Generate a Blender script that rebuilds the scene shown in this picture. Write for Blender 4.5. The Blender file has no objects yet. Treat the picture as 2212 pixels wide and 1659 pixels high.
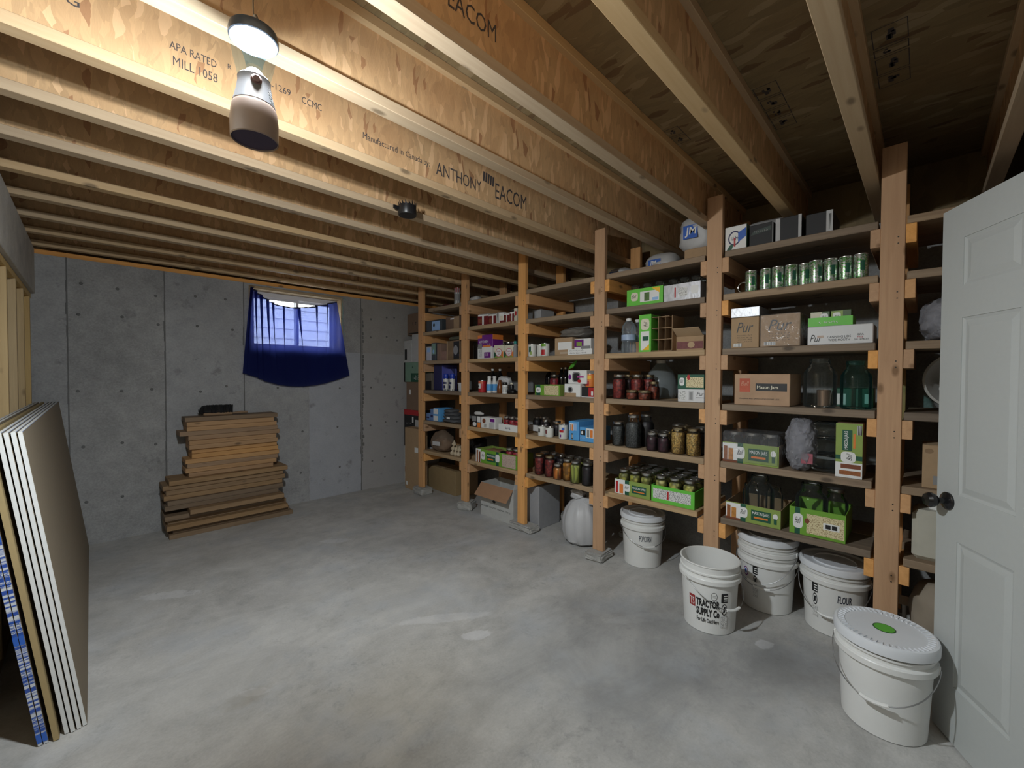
import bpy, bmesh, math, random
from mathutils import Vector, Matrix
random.seed(7)
SC = bpy.context.scene
COL = SC.collection
# ------------------------------------------------------------------ camera
YAW, PITCH, ROLL, FPX = math.radians(45.33054), math.radians(-1.13926), math.radians(0.177), 899.526
FW = Vector((math.sin(YAW)*math.cos(PITCH), math.cos(YAW)*math.cos(PITCH), math.sin(PITCH)))
_r = Vector((math.cos(YAW), -math.sin(YAW), 0)); _u = _r.cross(FW)
RT = math.cos(ROLL)*_r + math.sin(ROLL)*_u
UP = -math.sin(ROLL)*_r + math.cos(ROLL)*_u
CAM = Vector((0, 0, 1.388))
cd = bpy.data.cameras.new('camera'); cd.sensor_width = 36; cd.lens = FPX/2212*36; cd.clip_start = 0.02
co = bpy.data.objects.new('camera', cd); COL.objects.link(co)
m3 = Matrix((RT, UP, -FW)).transposed(); co.matrix_world = Matrix.Translation(CAM) @ m3.to_4x4()
SC.camera = co
# ------------------------------------------------------------------ world, light, exposure
w = bpy.data.worlds.new('sky'); SC.world = w; w.use_nodes = True
w.node_tree.nodes['Background'].inputs[0].default_value = (0.84, 0.92, 1.0, 1)
w.node_tree.nodes['Background'].inputs[1].default_value = 12.0
LANTERN_CAP_W, LANTERN_RING_W, LANTERN_DOME_W = 66.0, 52.0, 42.0   # watts: glow under the cap, downward ring, small dome
SC.view_settings.view_transform = 'Standard'; SC.view_settings.look = 'None'
SC.view_settings.exposure = 0.0; SC.view_settings.gamma = 1.0; SC.view_settings.use_curve_mapping = False
# ------------------------------------------------------------------ measuring helpers (photo column/row -> point in the room)
def ray(x, y): return FW + (x-1106)/FPX*RT - (y-829.5)/FPX*UP
def hit(x, y, ax, v):
    d = ray(x, y); t = (v-CAM[ax])/d[ax]; return CAM + t*d
def proj(P):
    d = Vector(P)-CAM; k = d.dot(FW); return 1106+FPX*d.dot(RT)/k, 829.5-FPX*d.dot(UP)/k
def yat(px, x0, z):
    py = 812
    for _ in range(3):
        y = hit(px, py, 0, x0)[1]; py = proj((x0, y, z))[1]
    return y
def zat(px, py, x0): return hit(px, py, 0, x0)[2]
# ------------------------------------------------------------------ mesh helpers
class MB:
    def __init__(s): s.v = []; s.f = []; s.m = []; s.sm = []
    def quad(s, a, b, c, d, mi=0, sm=False):
        n = len(s.v); s.v += [a, b, c, d]; s.f.append((n, n+1, n+2, n+3)); s.m.append(mi); s.sm.append(sm)
    def box(s, x0, y0, z0, x1, y1, z1, mi=0):
        n = len(s.v)
        s.v += [(x0,y0,z0),(x1,y0,z0),(x1,y1,z0),(x0,y1,z0),(x0,y0,z1),(x1,y0,z1),(x1,y1,z1),(x0,y1,z1)]
        for q in ((0,3,2,1),(4,5,6,7),(0,1,5,4),(1,2,6,5),(2,3,7,6),(3,0,4,7)):
            s.f.append(tuple(n+i for i in q)); s.m.append(mi); s.sm.append(False)
        return s
    def cham(s, x0, y0, z0, x1, y1, z1, b, mi=0):
        # chamfered box: 24 corners
        bm = bmesh.new(); bmesh.ops.create_cube(bm, size=1)
        for v in bm.verts:
            v.co = Vector(((x0+x1)/2+v.co.x*(x1-x0), (y0+y1)/2+v.co.y*(y1-y0), (z0+z1)/2+v.co.z*(z1-z0)))
        bmesh.ops.bevel(bm, geom=bm.edges[:], offset=b, segments=1, affect='EDGES', profile=.5)
        n = len(s.v); bm.verts.index_update()
        s.v += [tuple(v.co) for v in bm.verts]
        for f in bm.faces: s.f.append(tuple(n+v.index for v in f.verts)); s.m.append(mi); s.sm.append(False)
        bm.free(); return s
    def lathe(s, prof, seg=20, c=(0,0,0), mi=0, close=True, sm=True, jit=None):
        n0 = len(s.v)
        for k, (r, z) in enumerate(prof):
            for i in range(seg):
                a = 2*math.pi*i/seg; q = r*(jit(a, z) if jit else 1)
                s.v.append((c[0]+q*math.cos(a), c[1]+q*math.sin(a), c[2]+z))
        for k in range(len(prof)-1):
            for i in range(seg):
                j = (i+1) % seg
                s.f.append((n0+k*seg+i, n0+k*seg+j, n0+(k+1)*seg+j, n0+(k+1)*seg+i)); s.m.append(mi); s.sm.append(sm)
        if close:
            s.f.append(tuple(n0+i for i in reversed(range(seg)))); s.m.append(mi); s.sm.append(False)
            e = n0+(len(prof)-1)*seg
            s.f.append(tuple(e+i for i in range(seg))); s.m.append(mi); s.sm.append(False)
        return s
    def tube(s, pts, r, seg=8, mi=0, closed=False):
        pts = [Vector(p) for p in pts]; n0 = len(s.v); N = len(pts)
        up = Vector((0.13, 0.31, 1)).normalized()
        for i, p in enumerate(pts):
            t = (pts[(i+1) % N] - pts[i-1]) if (closed or 0 < i < N-1) else (pts[1]-pts[0] if i == 0 else pts[-1]-pts[-2])
            t.normalize(); a = t.cross(up)
            if a.length < 1e-3: a = t.cross(Vector((1, 0, 0)))
            a.normalize(); b = t.cross(a); rr = r[i] if isinstance(r, (list, tuple)) else r
            for k in range(seg):
                q = 2*math.pi*k/seg; s.v.append(tuple(p + rr*(math.cos(q)*a + math.sin(q)*b)))
        for i in range(N if closed else N-1):
            for k in range(seg):
                j = (k+1) % seg; i2 = (i+1) % N
                s.f.append((n0+i*seg+k, n0+i2*seg+k, n0+i2*seg+j, n0+i*seg+j)); s.m.append(mi); s.sm.append(True)
        if not closed:
            s.f.append(tuple(n0+k for k in range(seg))); s.m.append(mi); s.sm.append(False)
            s.f.append(tuple(n0+(N-1)*seg+k for k in reversed(range(seg)))); s.m.append(mi); s.sm.append(False)
        return s
    def poly(s, pts, mi=0):
        n = len(s.v); s.v += [tuple(p) for p in pts]; s.f.append(tuple(range(n, n+len(pts)))); s.m.append(mi); s.sm.append(False); return s
    def extrude(s, pts, d, mi=0):
        # pts: planar loop, d: vector
        n = len(s.v); N = len(pts); d = Vector(d)
        s.v += [tuple(p) for p in pts] + [tuple(Vector(p)+d) for p in pts]
        s.f.append(tuple(n+i for i in reversed(range(N)))); s.m.append(mi); s.sm.append(False)
        s.f.append(tuple(n+N+i for i in range(N))); s.m.append(mi); s.sm.append(False)
        for i in range(N):
            j = (i+1) % N; s.f.append((n+i, n+j, n+N+j, n+N+i)); s.m.append(mi); s.sm.append(False)
        return s
    def grid(s, fn, nu, nv, mi=0, wrap=False):
        n = len(s.v)
        for j in range(nv+1):
            for i in range(nu+1): s.v.append(tuple(fn(i/nu, j/nv)))
        for j in range(nv):
            for i in range(nu):
                a = n+j*(nu+1)+i; s.f.append((a, a+1, a+nu+2, a+nu+1)); s.m.append(mi); s.sm.append(True)
        return s
    def raw(s, vs, fs, mi=0):
        n = len(s.v); s.v += vs
        for f in fs: s.f.append(tuple(n+i for i in f)); s.m.append(mi); s.sm.append(False)
        return s
    def mesh(s, name, mats):
        me = bpy.data.meshes.new(name); me.from_pydata(s.v, [], s.f)
        if not isinstance(mats, (list, tuple)): mats = [mats]
        for m in mats: me.materials.append(m)
        me.polygons.foreach_set('material_index', s.m); me.polygons.foreach_set('use_smooth', s.sm)
        me.update()
        if any(s.sm): me.set_sharp_from_angle(angle=math.radians(38))
        return me
def link(name, me, parent=None, loc=(0,0,0), rot=(0,0,0)):
    o = bpy.data.objects.new(name, me); COL.objects.link(o)
    if parent is not None: o.parent = parent
    o.location = loc; o.rotation_euler = rot; return o
def build(mb, name, mats, parent=None, loc=(0,0,0), rot=(0,0,0)): return link(name, mb.mesh(name, mats), parent, loc, rot)
def tag(o, label, cat, group=None):
    o['label'] = label; o['category'] = cat
    if group: o['group'] = group
    return o
def thing(name, label, cat, loc=(0,0,0), rotz=0, group=None):
    o = link(name, None, None, loc, (0, 0, rotz)); o.empty_display_size = .05
    return tag(o, label, cat, group)
def struct(o): o['kind'] = 'structure'; return o
# ------------------------------------------------------------------ materials
class NT:
    def __init__(s, name):
        s.mat = bpy.data.materials.new(name); s.mat.use_nodes = True; s.t = s.mat.node_tree; s.t.nodes.clear()
        s.out = s.t.nodes.new('ShaderNodeOutputMaterial')
    def n(s, typ, ins=None, **kw):
        nd = s.t.nodes.new(typ)
        for k, v in kw.items(): setattr(nd, k, v)
        for k, v in (ins or {}).items():
            sk = nd.inputs[k]
            if isinstance(v, bpy.types.NodeSocket): s.t.links.new(v, sk)
            else: sk.default_value = v
        return nd
    def ramp(s, fac, stops):
        nd = s.t.nodes.new('ShaderNodeValToRGB'); s.t.links.new(fac, nd.inputs[0]); e = nd.color_ramp.elements
        while len(e) < len(stops): e.new(.5)
        for q, (p, c) in zip(e, stops): q.position = p; q.color = c if len(c) == 4 else (*c, 1)
        return nd.outputs[0]
    def mixc(s, fac, a, b, blend='MIX'):
        nd = s.t.nodes.new('ShaderNodeMix'); nd.data_type = 'RGBA'; nd.blend_type = blend
        for k, v in ((0, fac), (6, a), (7, b)):
            if isinstance(v, bpy.types.NodeSocket): s.t.links.new(v, nd.inputs[k])
            else: nd.inputs[k].default_value = v if k == 0 or len(v) == 4 else (*v, 1)
        return nd.outputs[2]
    def math(s, op, a, b=0.0, c=0.0):
        nd = s.t.nodes.new('ShaderNodeMath'); nd.operation = op
        for k, v in enumerate((a, b, c)):
            if isinstance(v, bpy.types.NodeSocket): s.t.links.new(v, nd.inputs[k])
            else: nd.inputs[k].default_value = v
        return nd.outputs[0]
    def coords(s, scale=(1,1,1), rnd=True):
        tc = s.n('ShaderNodeTexCoord').outputs['Object']
        if rnd:
            oi = s.n('ShaderNodeObjectInfo').outputs['Random']
            cx = s.n('ShaderNodeCombineXYZ', {0: s.math('MULTIPLY', oi, 37.), 1: s.math('MULTIPLY', oi, 17.), 2: s.math('MULTIPLY', oi, 53.)}).outputs[0]
            tc = s.n('ShaderNodeVectorMath', {0: tc, 1: cx}, operation='ADD').outputs[0]
        return s.n('ShaderNodeMapping', {0: tc, 3: scale}).outputs[0]
    def noise(s, vec, scale, detail=4, rough=.55, dist=0):
        return s.n('ShaderNodeTexNoise', {'Vector': vec, 'Scale': scale, 'Detail': detail, 'Roughness': rough, 'Distortion': dist}).outputs['Fac']
    def finish(s, color, rough=.6, metal=0., bump=None, bstr=.3, bdist=.002, **kw):
        p = s.n('ShaderNodeBsdfPrincipled')
        for k, v in (('Base Color', color), ('Roughness', rough), ('Metallic', metal)) + tuple(kw.items()):
            if isinstance(v, bpy.types.NodeSocket): s.t.links.new(v, p.inputs[k])
            else: p.inputs[k].default_value = (*v, 1) if (k == 'Base Color' and len(v) == 3) else v
        if bump is not None:
            b = s.n('ShaderNodeBump', {'Height': bump, 'Strength': bstr, 'Distance': bdist}); s.t.links.new(b.outputs[0], p.inputs['Normal'])
        s.t.links.new(p.outputs[0], s.out.inputs[0]); return s.mat
MC = {}
def C(name, col, rough=.55, metal=0., var=.12, scale=18, bump=0., spec=None):
    if name in MC: return MC[name]
    t = NT(name); v = t.coords(); f = t.noise(v, scale, 3)
    c = t.mixc(f, tuple(x*(1-var) for x in col), tuple(min(1, x*(1+var)) for x in col))
    kw = {} if spec is None else {'Specular IOR Level': spec}
    MC[name] = t.finish(c, rough, metal, f if bump else None, bump, .004, **kw); return MC[name]
def wood(name, base, dark, axis, knots=True, grain=1.0, hue=.25):
    t = NT(name); sc = [26, 26, 26]; sc[axis] = 1.6
    v = t.coords(tuple(sc)); g = t.noise(v, 1.5, 5, .6, .6)
    c = t.ramp(g, [(.28, dark), (.5, tuple(.5*(a+b) for a, b in zip(base, dark))), (.72, base)])
    sc2 = [1, 1, 1]; sc2[axis] = .35
    v2 = t.coords(tuple(sc2)); big = t.noise(v2, 5, 2)
    c = t.mixc(t.math('MULTIPLY', big, .5), c, tuple(x*.62 for x in base))
    oi = t.n('ShaderNodeObjectInfo').outputs['Random']
    hs = t.n('ShaderNodeHueSaturation', {'Color': c, 'Value': t.math('MULTIPLY_ADD', oi, hue*2, 1-hue), 'Saturation': t.math('MULTIPLY_ADD', oi, .3, .85)}).outputs[0]
    c = hs
    if knots:
        sc3 = [9, 9, 9]; sc3[axis] = 4.2
        vo = t.n('ShaderNodeTexVoronoi', {'Vector': t.coords(tuple(sc3)), 'Scale': 1.0, 'Randomness': 1.0}).outputs['Distance']
        k = t.ramp(vo, [(.07, (1,1,1)), (.15, (0,0,0))])
        c = t.mixc(t.math('MULTIPLY', k, .8), c, tuple(x*.3 for x in dark))
    MC[name] = t.finish(c, .7, 0, g, .25*grain, .002); return MC[name]
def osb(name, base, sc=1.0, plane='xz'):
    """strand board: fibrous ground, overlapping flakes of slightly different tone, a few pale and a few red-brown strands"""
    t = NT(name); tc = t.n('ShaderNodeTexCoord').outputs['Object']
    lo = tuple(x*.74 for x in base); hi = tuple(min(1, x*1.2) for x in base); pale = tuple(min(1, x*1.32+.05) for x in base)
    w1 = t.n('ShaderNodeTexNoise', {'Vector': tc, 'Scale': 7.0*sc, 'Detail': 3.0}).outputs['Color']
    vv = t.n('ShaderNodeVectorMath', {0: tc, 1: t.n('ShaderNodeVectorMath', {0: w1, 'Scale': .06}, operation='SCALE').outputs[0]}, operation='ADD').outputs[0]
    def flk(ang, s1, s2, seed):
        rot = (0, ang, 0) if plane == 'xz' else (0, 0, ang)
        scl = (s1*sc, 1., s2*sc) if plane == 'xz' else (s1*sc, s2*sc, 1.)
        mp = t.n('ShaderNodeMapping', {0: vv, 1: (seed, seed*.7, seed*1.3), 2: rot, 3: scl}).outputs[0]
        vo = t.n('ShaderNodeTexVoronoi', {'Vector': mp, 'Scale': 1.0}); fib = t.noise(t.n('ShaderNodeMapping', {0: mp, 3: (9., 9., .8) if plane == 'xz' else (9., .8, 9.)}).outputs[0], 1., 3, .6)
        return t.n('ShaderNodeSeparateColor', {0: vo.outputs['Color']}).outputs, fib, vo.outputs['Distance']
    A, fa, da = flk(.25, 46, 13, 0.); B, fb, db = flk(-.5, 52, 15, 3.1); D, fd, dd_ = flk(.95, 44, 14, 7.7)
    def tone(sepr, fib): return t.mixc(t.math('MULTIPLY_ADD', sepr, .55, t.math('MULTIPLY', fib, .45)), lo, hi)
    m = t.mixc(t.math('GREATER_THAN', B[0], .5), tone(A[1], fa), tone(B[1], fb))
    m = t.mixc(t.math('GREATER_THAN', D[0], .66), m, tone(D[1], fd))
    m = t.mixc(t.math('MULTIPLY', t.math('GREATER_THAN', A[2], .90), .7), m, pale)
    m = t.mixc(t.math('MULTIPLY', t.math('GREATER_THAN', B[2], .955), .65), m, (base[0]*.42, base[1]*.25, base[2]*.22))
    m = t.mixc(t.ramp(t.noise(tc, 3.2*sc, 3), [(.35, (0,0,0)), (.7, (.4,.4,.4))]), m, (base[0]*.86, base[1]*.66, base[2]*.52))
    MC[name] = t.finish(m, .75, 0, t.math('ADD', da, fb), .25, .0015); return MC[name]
PINE = [wood('pine_'+a, (.82,.455,.205), (.63,.32,.13), i) for i, a in enumerate('xyz')]
FLANGE = wood('flange_wood', (.62,.455,.275), (.52,.355,.20), 0, True, .6, .12)
OLDW = [wood('old_board_'+a, (.33,.245,.165), (.19,.13,.085), i, True, 1.2, .35) for i, a in enumerate('xyz')]
BOARD = [wood('shelf_wood_'+a, (.47,.34,.205), (.30,.2,.115), i, True, 1., .3) for i, a in enumerate('xyz')]
NEWL = wood('new_lumber', (.52,.315,.155), (.38,.215,.10), 0, True, .8, .3)
BROWNL = wood('aged_lumber', (.34,.225,.125), (.2,.125,.065), 0, True, 1., .3)
STUD = wood('stud_wood', (.66,.47,.22), (.5,.33,.14), 2, True, .8, .15)
OSB = osb('osb_web', (.61,.395,.205))
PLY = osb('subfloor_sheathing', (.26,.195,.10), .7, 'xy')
def concrete(name, base, wallmode=False, floor=False):
    t = NT(name); tc = t.n('ShaderNodeTexCoord').outputs['Object']
    a = t.noise(tc, 1.3, 6, .6, .3); b = t.noise(tc, 9, 5, .6); c_ = t.noise(tc, 90, 3, .6)
    lo = tuple(x*.62 for x in base); hi = tuple(x*1.28 for x in base)
    c = t.ramp(a, [(.3, lo), (.5, base), (.72, hi)])
    c = t.mixc(.42, c, t.ramp(b, [(.32, lo), (.68, hi)]))
    c = t.mixc(.14, c, t.ramp(c_, [(.35, (.1,.1,.1)), (.65, (.6,.6,.6))]))
    if wallmode:
        sx = t.n('ShaderNodeSeparateXYZ', {0: tc}).outputs
        pid = t.math('FLOOR', t.math('DIVIDE', t.math('SUBTRACT', sx[0], -.73), .603))
        wn = t.n('ShaderNodeTexWhiteNoise', {'W': pid}, noise_dimensions='1D').outputs['Value']
        c = t.mixc(t.math('MULTIPLY', wn, .3), c, (.42,.44,.48))
        # paler, bluish lower area right of the window, dirt blotches above
        low = t.ramp(t.math('MULTIPLY_ADD', t.noise(tc, 3, 3), .03, sx[2]), [(.70, (1,1,1)), (.705, (0,0,0))])
        rgt = t.ramp(sx[0], [(.0, (0,0,0)), (.001, (1,1,1))])
        c = t.mixc(t.math('MULTIPLY', t.math('MULTIPLY', t.math('GREATER_THAN', sx[0], 1.68), t.math('LESS_THAN', sx[2], 1.655)), .55), c, (.44,.47,.54))
        c = t.mixc(t.math('MULTIPLY', t.math('GREATER_THAN', sx[0], 2.285), .5), c, (.34,.31,.27))
        sp = t.ramp(t.noise(tc, 5.5, 4, .7), [(.62, (0,0,0)), (.72, (1,1,1))])
        c = t.mixc(t.math('MULTIPLY', sp, .5), c, (.12,.12,.12))
    if floor:
        def blob(x, y, r0, r1, col, amt, sx=1., sy=1., ns=6., na=.5, ang=0.):
            nonlocal c
            mp = t.n('ShaderNodeMapping', {0: tc, 1: (x, y, 0), 2: (0, 0, ang), 3: (1/sx, 1/sy, 1)}, vector_type='TEXTURE')
            mp.inputs[3].default_value = (sx, sy, 1)
            d = t.n('ShaderNodeVectorMath', {0: mp.outputs[0]}, operation='LENGTH').outputs['Value']
            d = t.math('ADD', d, t.math('MULTIPLY_ADD', t.noise(tc, ns, 5, .65), na, -na*.5))
            k = t.ramp(t.math('DIVIDE', d, 2.0), [(r0/2, (1,1,1)), (r1/2, (0,0,0))])
            c = t.mixc(t.math('MULTIPLY', k, amt), c, col)
        dk = (.22,.225,.23); lt = (.62,.61,.59)
        blob(1.75, 1.1, .15, .75, dk, .75, .8, 1.1, 4, .8)
        blob(2.15, .55, .1, .7, dk, .7, .8, .8, 5, .8)
        blob(1.3, 1.3, .05, .5, dk, .35, .9, .5, 6, .7)
        blob(.85, 1.55, .1, .6, (.45,.40,.31), .4, .9, .8, 4, .6)
        blob(.55, 2.3, .1, .8, lt, .35, 1.4, .7, 3, .7)
        blob(1.35, 2.6, .1, .9, (.58,.57,.54), .3, 1.2, .8, 3, .7)
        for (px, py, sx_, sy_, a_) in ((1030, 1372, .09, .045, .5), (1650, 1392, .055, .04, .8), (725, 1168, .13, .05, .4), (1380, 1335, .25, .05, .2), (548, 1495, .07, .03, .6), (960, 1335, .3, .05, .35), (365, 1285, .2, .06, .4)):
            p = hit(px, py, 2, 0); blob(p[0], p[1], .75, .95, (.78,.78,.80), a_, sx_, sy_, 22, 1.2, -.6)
        p = hit(545, 1492, 2, 0); blob(p[0]-.02, p[1]-.03, .6, 1.1, (.3,.24,.15), .5, .1, .06, 16, 1.0)
        sm = t.noise(t.n('ShaderNodeMapping', {0: tc, 2: (0, 0, .7), 3: (1.2, 2.2, 1)}).outputs[0], 1.4, 6, .68, .8)
        c = t.mixc(.32, c, t.ramp(sm, [(.36, (.27,.27,.265)), (.62, (.6,.59,.57))]))
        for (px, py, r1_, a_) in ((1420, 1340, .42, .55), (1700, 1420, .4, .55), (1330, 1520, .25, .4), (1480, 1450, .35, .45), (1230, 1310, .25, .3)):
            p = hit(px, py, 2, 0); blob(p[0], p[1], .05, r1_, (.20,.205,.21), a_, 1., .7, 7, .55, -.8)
        bl = t.ramp(t.noise(tc, 2.1, 4, .6), [(.5, (0,0,0)), (.72, (.5,.5,.5))]); c = t.mixc(bl, c, (.40,.43,.47))
        fine = t.ramp(t.noise(tc, 17, 8, .78, .4), [(.52, (0,0,0)), (.70, (1,1,1))]); msk = t.ramp(t.noise(tc, 1.7, 3, .6), [(.42, (.12,.12,.12)), (.62, (1,1,1))])
        c = t.mixc(t.math('MULTIPLY', t.math('MULTIPLY', fine, msk), .45), c, (.15,.15,.15))
        rg = t.ramp(a, [(.3, (.45,.45,.45)), (.7, (.75,.75,.75))])
        MC[name] = t.finish(c, rg, 0, t.math('MULTIPLY_ADD', c_, .3, b), .12, .004); return MC[name]
    MC[name] = t.finish(c, .85, 0, t.math('MULTIPLY_ADD', c_, .4, b), .3, .004); return MC[name]
CFLOOR = concrete('floor_concrete', (.49,.475,.445), floor=True)
CWALL = concrete('poured_wall', (.315,.315,.31), wallmode=True)
CWALL2 = concrete('side_wall_concrete', (.31,.31,.305))
CBLK = concrete('block_concrete', (.42,.41,.385))
BEAMM = concrete('beam_primer', (.5,.47,.41))
def thin_glass(name, tint=(1,1,1), gl=.9, dif=0.0, difc=(1,1,1), rough=.03, bump=0, bs=40):
    t = NT(name); tr = t.n('ShaderNodeBsdfTransparent', {0: (*tint, 1)}).outputs[0]
    nb = None
    if bump:
        nz = t.noise(t.coords(), bs, 3, .6, 1.0); nb = t.n('ShaderNodeBump', {'Height': nz, 'Strength': bump, 'Distance': .01}).outputs[0]
    gi = {'Color': (1,1,1,1), 'Roughness': rough}
    if nb: gi['Normal'] = nb
    g = t.n('ShaderNodeBsdfGlossy', gi).outputs[0]
    lw = t.n('ShaderNodeLayerWeight', {'Blend': .22, **({'Normal': nb} if nb else {})}).outputs['Fresnel']
    a = t.n('ShaderNodeMixShader', {0: t.math('MULTIPLY', lw, gl), 1: tr, 2: g}).outputs[0]
    if dif:
        d = t.n('ShaderNodeBsdfDiffuse', {0: (*difc, 1)}).outputs[0]
        a = t.n('ShaderNodeMixShader', {0: dif, 1: a, 2: d}).outputs[0]
    t.t.links.new(a, t.out.inputs[0]); MC[name] = t.mat; return t.mat
GLASS = thin_glass('jar_glass', (.95,.97,.965), 1., .010, (.6,.7,.68))
GGLASS = thin_glass('green_glass', (.68,.88,.85), 1., .02, (.1,.3,.28))
PANE = thin_glass('window_glass', (.97,.98,.98), .8)
CUP = thin_glass('lantern_cup', (.84,.93,1.), .0)
CUP2 = thin_glass('lantern_inner_funnel', (.74,.88,1.), .0)
FILM = thin_glass('shrink_film', (.96,.96,.97), 1., .10, (.6,.6,.62), .08, 1.0, 26)
BAGF = thin_glass('clear_bag', (.92,.92,.92), 1., .35, (.55,.55,.56), .15, 1.0, 24)
PETG = thin_glass('pet_plastic', (.9,.93,.96), 1., .10, (.6,.68,.75), .08, .5, 50)
def emit(name, col, s):
    t = NT(name); e = t.n('ShaderNodeEmission', {0: (*col, 1), 1: s}); t.t.links.new(e.outputs[0], t.out.inputs[0]); MC[name] = t.mat; return t.mat
def spots(name, cols, scale, rough=.5, metal=0, stretch=(1,1,1)):
    t = NT(name); v = t.coords(stretch); vo = t.n('ShaderNodeTexVoronoi', {'Vector': v, 'Scale': scale})
    r = t.n('ShaderNodeSeparateColor', {0: vo.outputs['Color']}).outputs[0]
    c = t.ramp(r, [(i/max(1, len(cols)-1)*.9, q) for i, q in enumerate(cols)])
    e = t.ramp(vo.outputs['Distance'], [(.35, (1,1,1)), (.75, (.35,.35,.35))]); c = t.mixc(1., c, e, 'MULTIPLY')
    MC[name] = t.finish(c, rough, metal, vo.outputs['Distance'], .2, .003); return MC[name]
def ink(name, bg, fg, sx=150, sz=260, thr=.53):
    # small print: rows of ink that is too fine to read
    t = NT(name); v = t.coords((1, sx, sz), False); n = t.n('ShaderNodeTexNoise', {'Vector': v, 'Scale': 1., 'Detail': 2.}).outputs['Fac']
    c = t.mixc(t.ramp(n, [(thr, (0,0,0)), (thr+.05, (1,1,1))]), bg, fg); MC[name] = t.finish(c, .5); return MC[name]
WHITE = C('white_print', (.78,.78,.76), .5, var=.03); BLACK = C('black_ink', (.012,.012,.013), .5)
PLASTW = C('white_plastic', (.74,.74,.72), .38, var=.03); PLASTW2 = C('white_lid_plastic', (.7,.72,.75), .33, var=.03)
KRAFT = C('kraft_board', (.40,.27,.155), .8, var=.1, scale=30); KRAFT_D = C('kraft_dark', (.27,.175,.10), .85, var=.12)
KRAFT_L = C('kraft_light', (.50,.36,.22), .8, var=.08)
SILVER = C('lid_metal', (.62,.62,.6), .3, 1., .05); GOLDL = C('gold_lid', (.55,.46,.3), .3, 1., .05); WIRE = C('bail_wire', (.35,.35,.35), .4, 1., .1)
NAVY = C('navy_card', (.02,.025,.10), .5); BLUE = C('blue_print', (.03,.12,.5), .5); SKYB = C('sky_blue_card', (.10,.36,.72), .5); LBLUE = C('light_blue', (.3,.5,.8), .5)
GREEN = C('leaf_green_card', (.16,.36,.035), .5); LIME = C('lime_card', (.14,.55,.06), .5); DGREEN = C('dark_green_print', (.012,.09,.05), .5); OLIVE = C('olive_card', (.26,.36,.08), .5)
CREAM = C('cream_label', (.72,.63,.38), .6); CREAM2 = C('ivory_label', (.7,.66,.52), .6); PINKL = C('pink_label', (.55,.42,.34), .6); ORANGE = C('orange_print', (.75,.22,.04), .5)
RED = C('red_print', (.45,.02,.025), .45); DRED = C('maroon_print', (.16,.012,.015), .5); PURPLE = C('purple_print', (.16,.015,.22), .5); YEL = C('yellow_print', (.85,.5,.03), .5)
GREYC = C('grey_card', (.25,.25,.25), .6); DGREY = C('charcoal_card', (.016,.016,.018), .6); LGREY = C('pale_grey_card', (.5,.5,.5), .6); SAGE = C('sage_card', (.2,.33,.25), .6)
BROWNP = C('brown_print', (.2,.06,.025), .5); BLKP = C('black_plastic', (.012,.012,.013), .35); AMBER = C('amber_plastic', (.16,.05,.012), .3)
FOILM = C('foil_paper', (.5,.51,.54), .4, .45, .1, 30, .4)
PRINTW = ink('fine_print_white', (.72,.72,.70), (.2,.2,.2)); PRINTC = ink('fine_print_cream', (.72,.63,.38), (.35,.25,.12)); PRINTP = ink('fine_print_pink', (.58,.46,.38), (.3,.2,.18)); PRINTK = ink('fine_print_kraft', (.40,.27,.155), (.1,.07,.04), 120, 260, .58)
BARC = ink('barcode', (.75,.75,.73), (.02,.02,.02), 400, 3, .5)
TSNAP = C('brown_photo', (.3,.1,.03), .5, var=.5, scale=60)
CONT = {
 'tomato': spots('tomato_sauce', [(.22,.015,.012), (.30,.03,.02), (.16,.008,.01)], 60), 'red': spots('red_preserve', [(.36,.01,.03), (.5,.03,.05), (.26,.005,.02)], 45),
 'purple': spots('beet_preserve', [(.03,.003,.012), (.06,.006,.02)], 50), 'yellow': spots('corn_preserve', [(.55,.33,.09), (.45,.25,.06), (.62,.42,.14)], 110),
 'pickle': spots('sliced_pickles', [(.55,.5,.12), (.42,.40,.06), (.62,.56,.22), (.3,.3,.05)], 38), 'peach': spots('peach_halves', [(.62,.28,.03), (.5,.18,.02)], 30),
 'carrot': spots('carrot_sticks', [(.68,.25,.03), (.5,.13,.02), (.65,.38,.08)], 60, stretch=(1,1,.15)), 'dill': spots('dill_spears', [(.34,.38,.05), (.5,.5,.14), (.24,.28,.03)], 60, stretch=(1,1,.12)),
 'grey': spots('grey_beans', [(.05,.05,.052), (.09,.09,.09)], 130), 'dark': spots('dark_preserve', [(.012,.008,.012), (.025,.012,.018)], 50), 'salsa': spots('salsa_preserve', [(.32,.05,.015), (.2,.03,.01)], 70),
}
# ------------------------------------------------------------------ text
_TX = {}
def text_geo(s, shear=0., bold=0.):
    k = (s, shear, bold)
    if k in _TX: return _TX[k]
    cu = bpy.data.curves.new('t', 'FONT'); cu.body = s; cu.resolution_u = 2; cu.shear = shear; cu.offset = bold; cu.size = 1.0
    ob = bpy.data.objects.new('t', cu); COL.objects.link(ob)
    dg = bpy.context.evaluated_depsgraph_get(); me = bpy.data.meshes.new_from_object(ob.evaluated_get(dg))
    vs = [tuple(v.co) for v in me.vertices]; fs = [tuple(p.vertices) for p in me.polygons]
    bpy.data.objects.remove(ob); bpy.data.curves.remove(cu); bpy.data.meshes.remove(me)
    x0 = min(v[0] for v in vs); x1 = max(v[0] for v in vs); y0 = min(v[1] for v in vs); y1 = max(v[1] for v in vs)
    _TX[k] = ([((a-x0), (b-y0)) for a, b, c in vs], fs, x1-x0, y1-y0); return _TX[k]
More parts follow.
